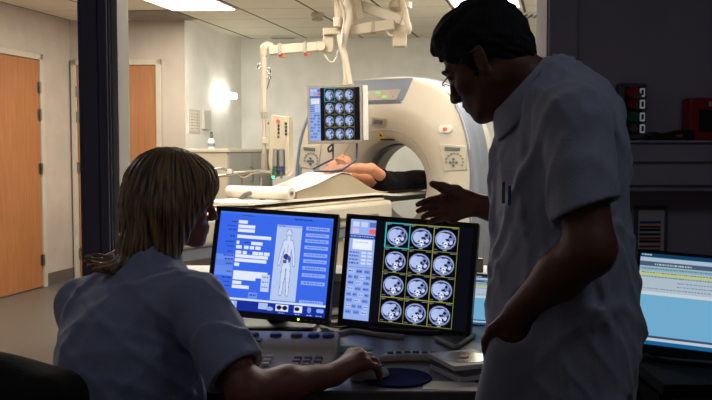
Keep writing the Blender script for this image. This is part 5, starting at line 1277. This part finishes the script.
# her office chair
def office_chair():
    b = V(wpel[0], wpel[1], 0)
    t = thing('office_chair', 'black upholstered swivel chair the woman sits on, rounded back at lower left', 'chair', b)
    sz = wpel[2]-.125
    f = Field(b+V(-.34, -.34, sz-.16), b+V(.34, .34, sz+.1), .006); Bm = np.stack([wfb, -wrt, V(0, 0, 1)], 1)
    f.box(b+V(0, 0, sz-.04)+wfb*.06, (.19, .20, .012), Bm, rd=.03); f.build('seat', M['chairfab'], t)
    bk = P(8, 420, 1.62)
    bc = V(bk[0]-.02, bk[1], .612); nb = nrm(V(wpel[0], wpel[1], 0)-V(bc[0], bc[1], 0)); sd = V(nb[1], -nb[0], 0)
    f = Field(bc-V(.36, .36, .32), bc+V(.36, .36, .32), .006); Bb = np.stack([nb, -sd, V(0, 0, 1)], 1)
    f.box(bc, (.012, .15, .16), Bb, rd=.055, k=0); f.ell(bc+V(0, 0, .10), (.05, .20, .13), Bb, k=.04); f.build('backrest', M['chairfab'], t)
    MB().tube([b+V(0, 0, sz-.09), V(bc[0], bc[1], sz-.09)*.8+b*.2-V(0, 0, b[2]*0), bc+V(0, 0, -.12)-nb*.05], .02, sub=5).build('back_bar', M['black'], t)
    MB().lathe([(.035, .10), (.035, .26), (.022, .262), (.022, sz-.08), (.07, sz-.075)], b).build('column', M['black'], t)
    for k in range(5):
        a = 2*math.pi*k/5+.3; e = V(math.cos(a), math.sin(a), 0)
        MB().tube([b+e*.02+V(0, 0, .12), b+e*.28+V(0, 0, .085)], [.022, .014]).build('base_leg', M['black'], t)
        s = V(-e[1], e[0], 0); MB().lathe([(.028, -.02), (.03, -.015), (.03, .015), (.028, .02)], b+e*.29+V(0, 0, .03), s).build('caster', M['black'], t)
office_chair()

# ---------------------------------------------------------------- patient on the table
def build_patient():
    t = thing('person', 'person lying on the scanner table in a dark top, arms stretched over the head', 'person', tp(.2, 0, .95))
    z0 = .865; f = Field(tp(.3, 0, 0)+V(-1.6, -1.6, .85), tp(.3, 0, 0)+V(1.6, 1.6, 1.28), .009)
    Bp = np.stack([ta, tn, V(0, 0, 1)], 1)
    hdp = tp(.43, -.08, 1.085); Hh = frame_from(V(0, 0, 1)*.92+ta*.1, ta)
    head_prims(f, Hh, hdp, .95)
    f.rc(tp(.34, -.04, 1.03), tp(.05, 0, .975), .05, .06, k=.03)
    f.ell(tp(-.12, 0, z0+.09), (.22, .17, .095), Bp, k=.03); f.ell(tp(-.42, 0, z0+.08), (.24, .15, .085), Bp, k=.05); f.ell(tp(-.70, 0, z0+.085), (.18, .17, .09), Bp, k=.05)
    hands = []
    for s in (-1, 1):
        sh = tp(.06, .155*s, z0+.105); el = tp(.40 if s > 0 else .46, .17*s+.02, 1.085 if s > 0 else 1.12); wr = tp(.80, .035*s+.13, 1.098)
        f.rc(sh, el, .052, .044, k=.03); f.rc(el, el*.6+wr*.4, .042, .040, k=.02); f.rc(el*.6+wr*.4, wr, .038, .026, k=.02); hands.append(wr)
        d = nrm(ta*1.0-tn*.25*s+V(0, 0, -.22)); sd = nrm(np.cross(d, V(0, 0, 1))); pn = nrm(-tn*s*.6-V(0, 0, .7))
        for j, (L_, x) in enumerate(((.9, -.03), (1, -.01), (.94, .011), (.78, .03))):
            k_ = wr+d*.085+sd*x+V(0, 0, .006*math.sin(j)); f.rc(wr, k_, .021, .015, k=.012); finger(f, curl(k_, nrm(d+sd*x*5), pn, [.042*L_, .027*L_, .022*L_], (20+4*j, 26, 18)), .0115, .009)
        finger(f, [wr+d*.02-sd*.02*s, wr+d*.05-sd*.04*s+V(0, 0, .01), wr+d*.08-sd*.05*s+V(0, 0, .012), wr+d*.10-sd*.05*s], .014, .010)
    for s in (-1, 1): f.rc(tp(-.80, .09*s, z0+.08), tp(-1.25, .10*s, z0+.09), .08, .055, k=.03); 
    f.build('body', M['skin'], t)
    g = Field(hdp-.2, hdp+.2, .006); T = lambda *p: hdp+Hh@(V(*p)*.95)
    g.ell(T(-.02, 0, .05), (.105, .085, .095), Hh); g.ell(T(-.03, 0, .11), (.07, .07, .05), Hh, k=.03); g.ell(T(.12, 0, -.04), (.06, .08, .09), Hh, k=.01, op='s'); g.warp(lambda X, Y, Z: .002*np.sin(120*X+80*Z)); g.build('hair', hair_mat('short brown hair', (132, 88, 54), (84, 54, 34), hdp), t)
    c = Field(tp(-.4, 0, 0)+V(-1.2, -1.2, .88), tp(-.4, 0, 0)+V(1.2, 1.2, 1.25), .009)
    c.ell(tp(-.11, 0, z0+.085), (.22, .19, .105), Bp, k=0); c.ell(tp(-.42, 0, z0+.078), (.26, .17, .098), Bp, k=.05); c.ell(tp(-.70, 0, z0+.085), (.20, .185, .10), Bp, k=.05)
    for s in (-1, 1):
        sh = tp(.06, .155*s, z0+.105); el = tp(.40, .17*s+.02, 1.085); s1 = c.twin(); s1.rc(sh, sh*.4+el*.6, .066, .062, k=0); s1.cut(sh*.5+el*.5, nrm(el-sh)); c.merge(s1, .03)
    c.rc(tp(.34, -.04, 1.04), tp(.10, 0, .99), .066, .06, k=.004, op='s')
    c.warp(folds(51, .012, 26, 6, 1)); c.build('shirt', M['shirtblack'], t)
    r = Field(tp(-1.0, 0, 0)+V(-.8, -.8, .88), tp(-1.0, 0, 0)+V(.8, .8, 1.2), .010)
    r.ell(tp(-.80, 0, z0+.08), (.18, .18, .10), Bp, k=0)
    for s in (-1, 1): r.rc(tp(-.80, .09*s, z0+.08), tp(-1.28, .10*s, z0+.085), .09, .068, k=.03)
    r.warp(folds(61, .005, 26, 7, 1)); r.build('trousers', M['trouser'], t)
build_patient()
# ================================================================ light
def area(name, loc, size, power, col, rot=(0, 0, 0), sy=None):
    l = bpy.data.lights.new(name, 'AREA'); l.energy = power; l.color = col; l.shape = 'RECTANGLE'; l.size = size; l.size_y = sy or size
    o = bpy.data.objects.new(name, l); COL.objects.link(o); o.location = tuple(loc); o.rotation_euler = tuple(math.radians(a) for a in rot); return o
for c0, r, w_ in ((-.5, -2.05, 33), (3.5, -2, 26), (1.5, -5, 30), (-2.5, -5, 20), (4.5, -5, 33)):  # the later entries belong to the added, unseen panels
    c = ceil_pt(o1+.6*c0, o2+.57*r); area('ceiling_lamp', c-V(0, 0, .03), .5, w_, (1, .955, .90), sy=1.0)
c = ws(222); c[2] = CAMZ+54*c[1]/F
l = bpy.data.lights.new('wall_lamp_bulb', 'POINT'); l.energy = 2.4; l.color = (1, .97, .92); l.shadow_soft_size = .04
o = bpy.data.objects.new('wall_lamp_bulb', l); COL.objects.link(o); o.location = tuple(c+nS*.09-eS*.16)
# control room: cool dim fill added overhead on either side, no fixture there
area('dim_fill', V(1.1, 1.1, CZ-.03), .6, 2.3, (.72, .80, 1), sy=.6)
area('dim_fill', V(-1.1, 1.0, CZ-.03), .6, 1.3, (.75, .84, 1), sy=.6)
wd = bpy.data.worlds.new('world'); SC.world = wd; wd.use_nodes = True; wd.node_tree.nodes['Background'].inputs[0].default_value = (.6, .65, .8, 1); wd.node_tree.nodes['Background'].inputs[1].default_value = .0
cam = bpy.data.cameras.new('camera'); co = bpy.data.objects.new('camera', cam); COL.objects.link(co); SC.camera = co
cam.sensor_width = 36; cam.lens = 36*F/712; cam.clip_start = .05
co.location = (0, 0, CAMZ); co.rotation_euler = (math.pi/2-PIT, 0, 0)
SC.view_settings.view_transform = 'Standard'; SC.view_settings.look = 'None'; SC.view_settings.gamma = 1; SC.view_settings.use_curve_mapping = False
SC.view_settings.exposure = 0.0
SC.cycles.max_bounces = 10; SC.cycles.diffuse_bounces = 5; SC.cycles.use_denoising = True; SC.cycles.transparent_max_bounces = 12
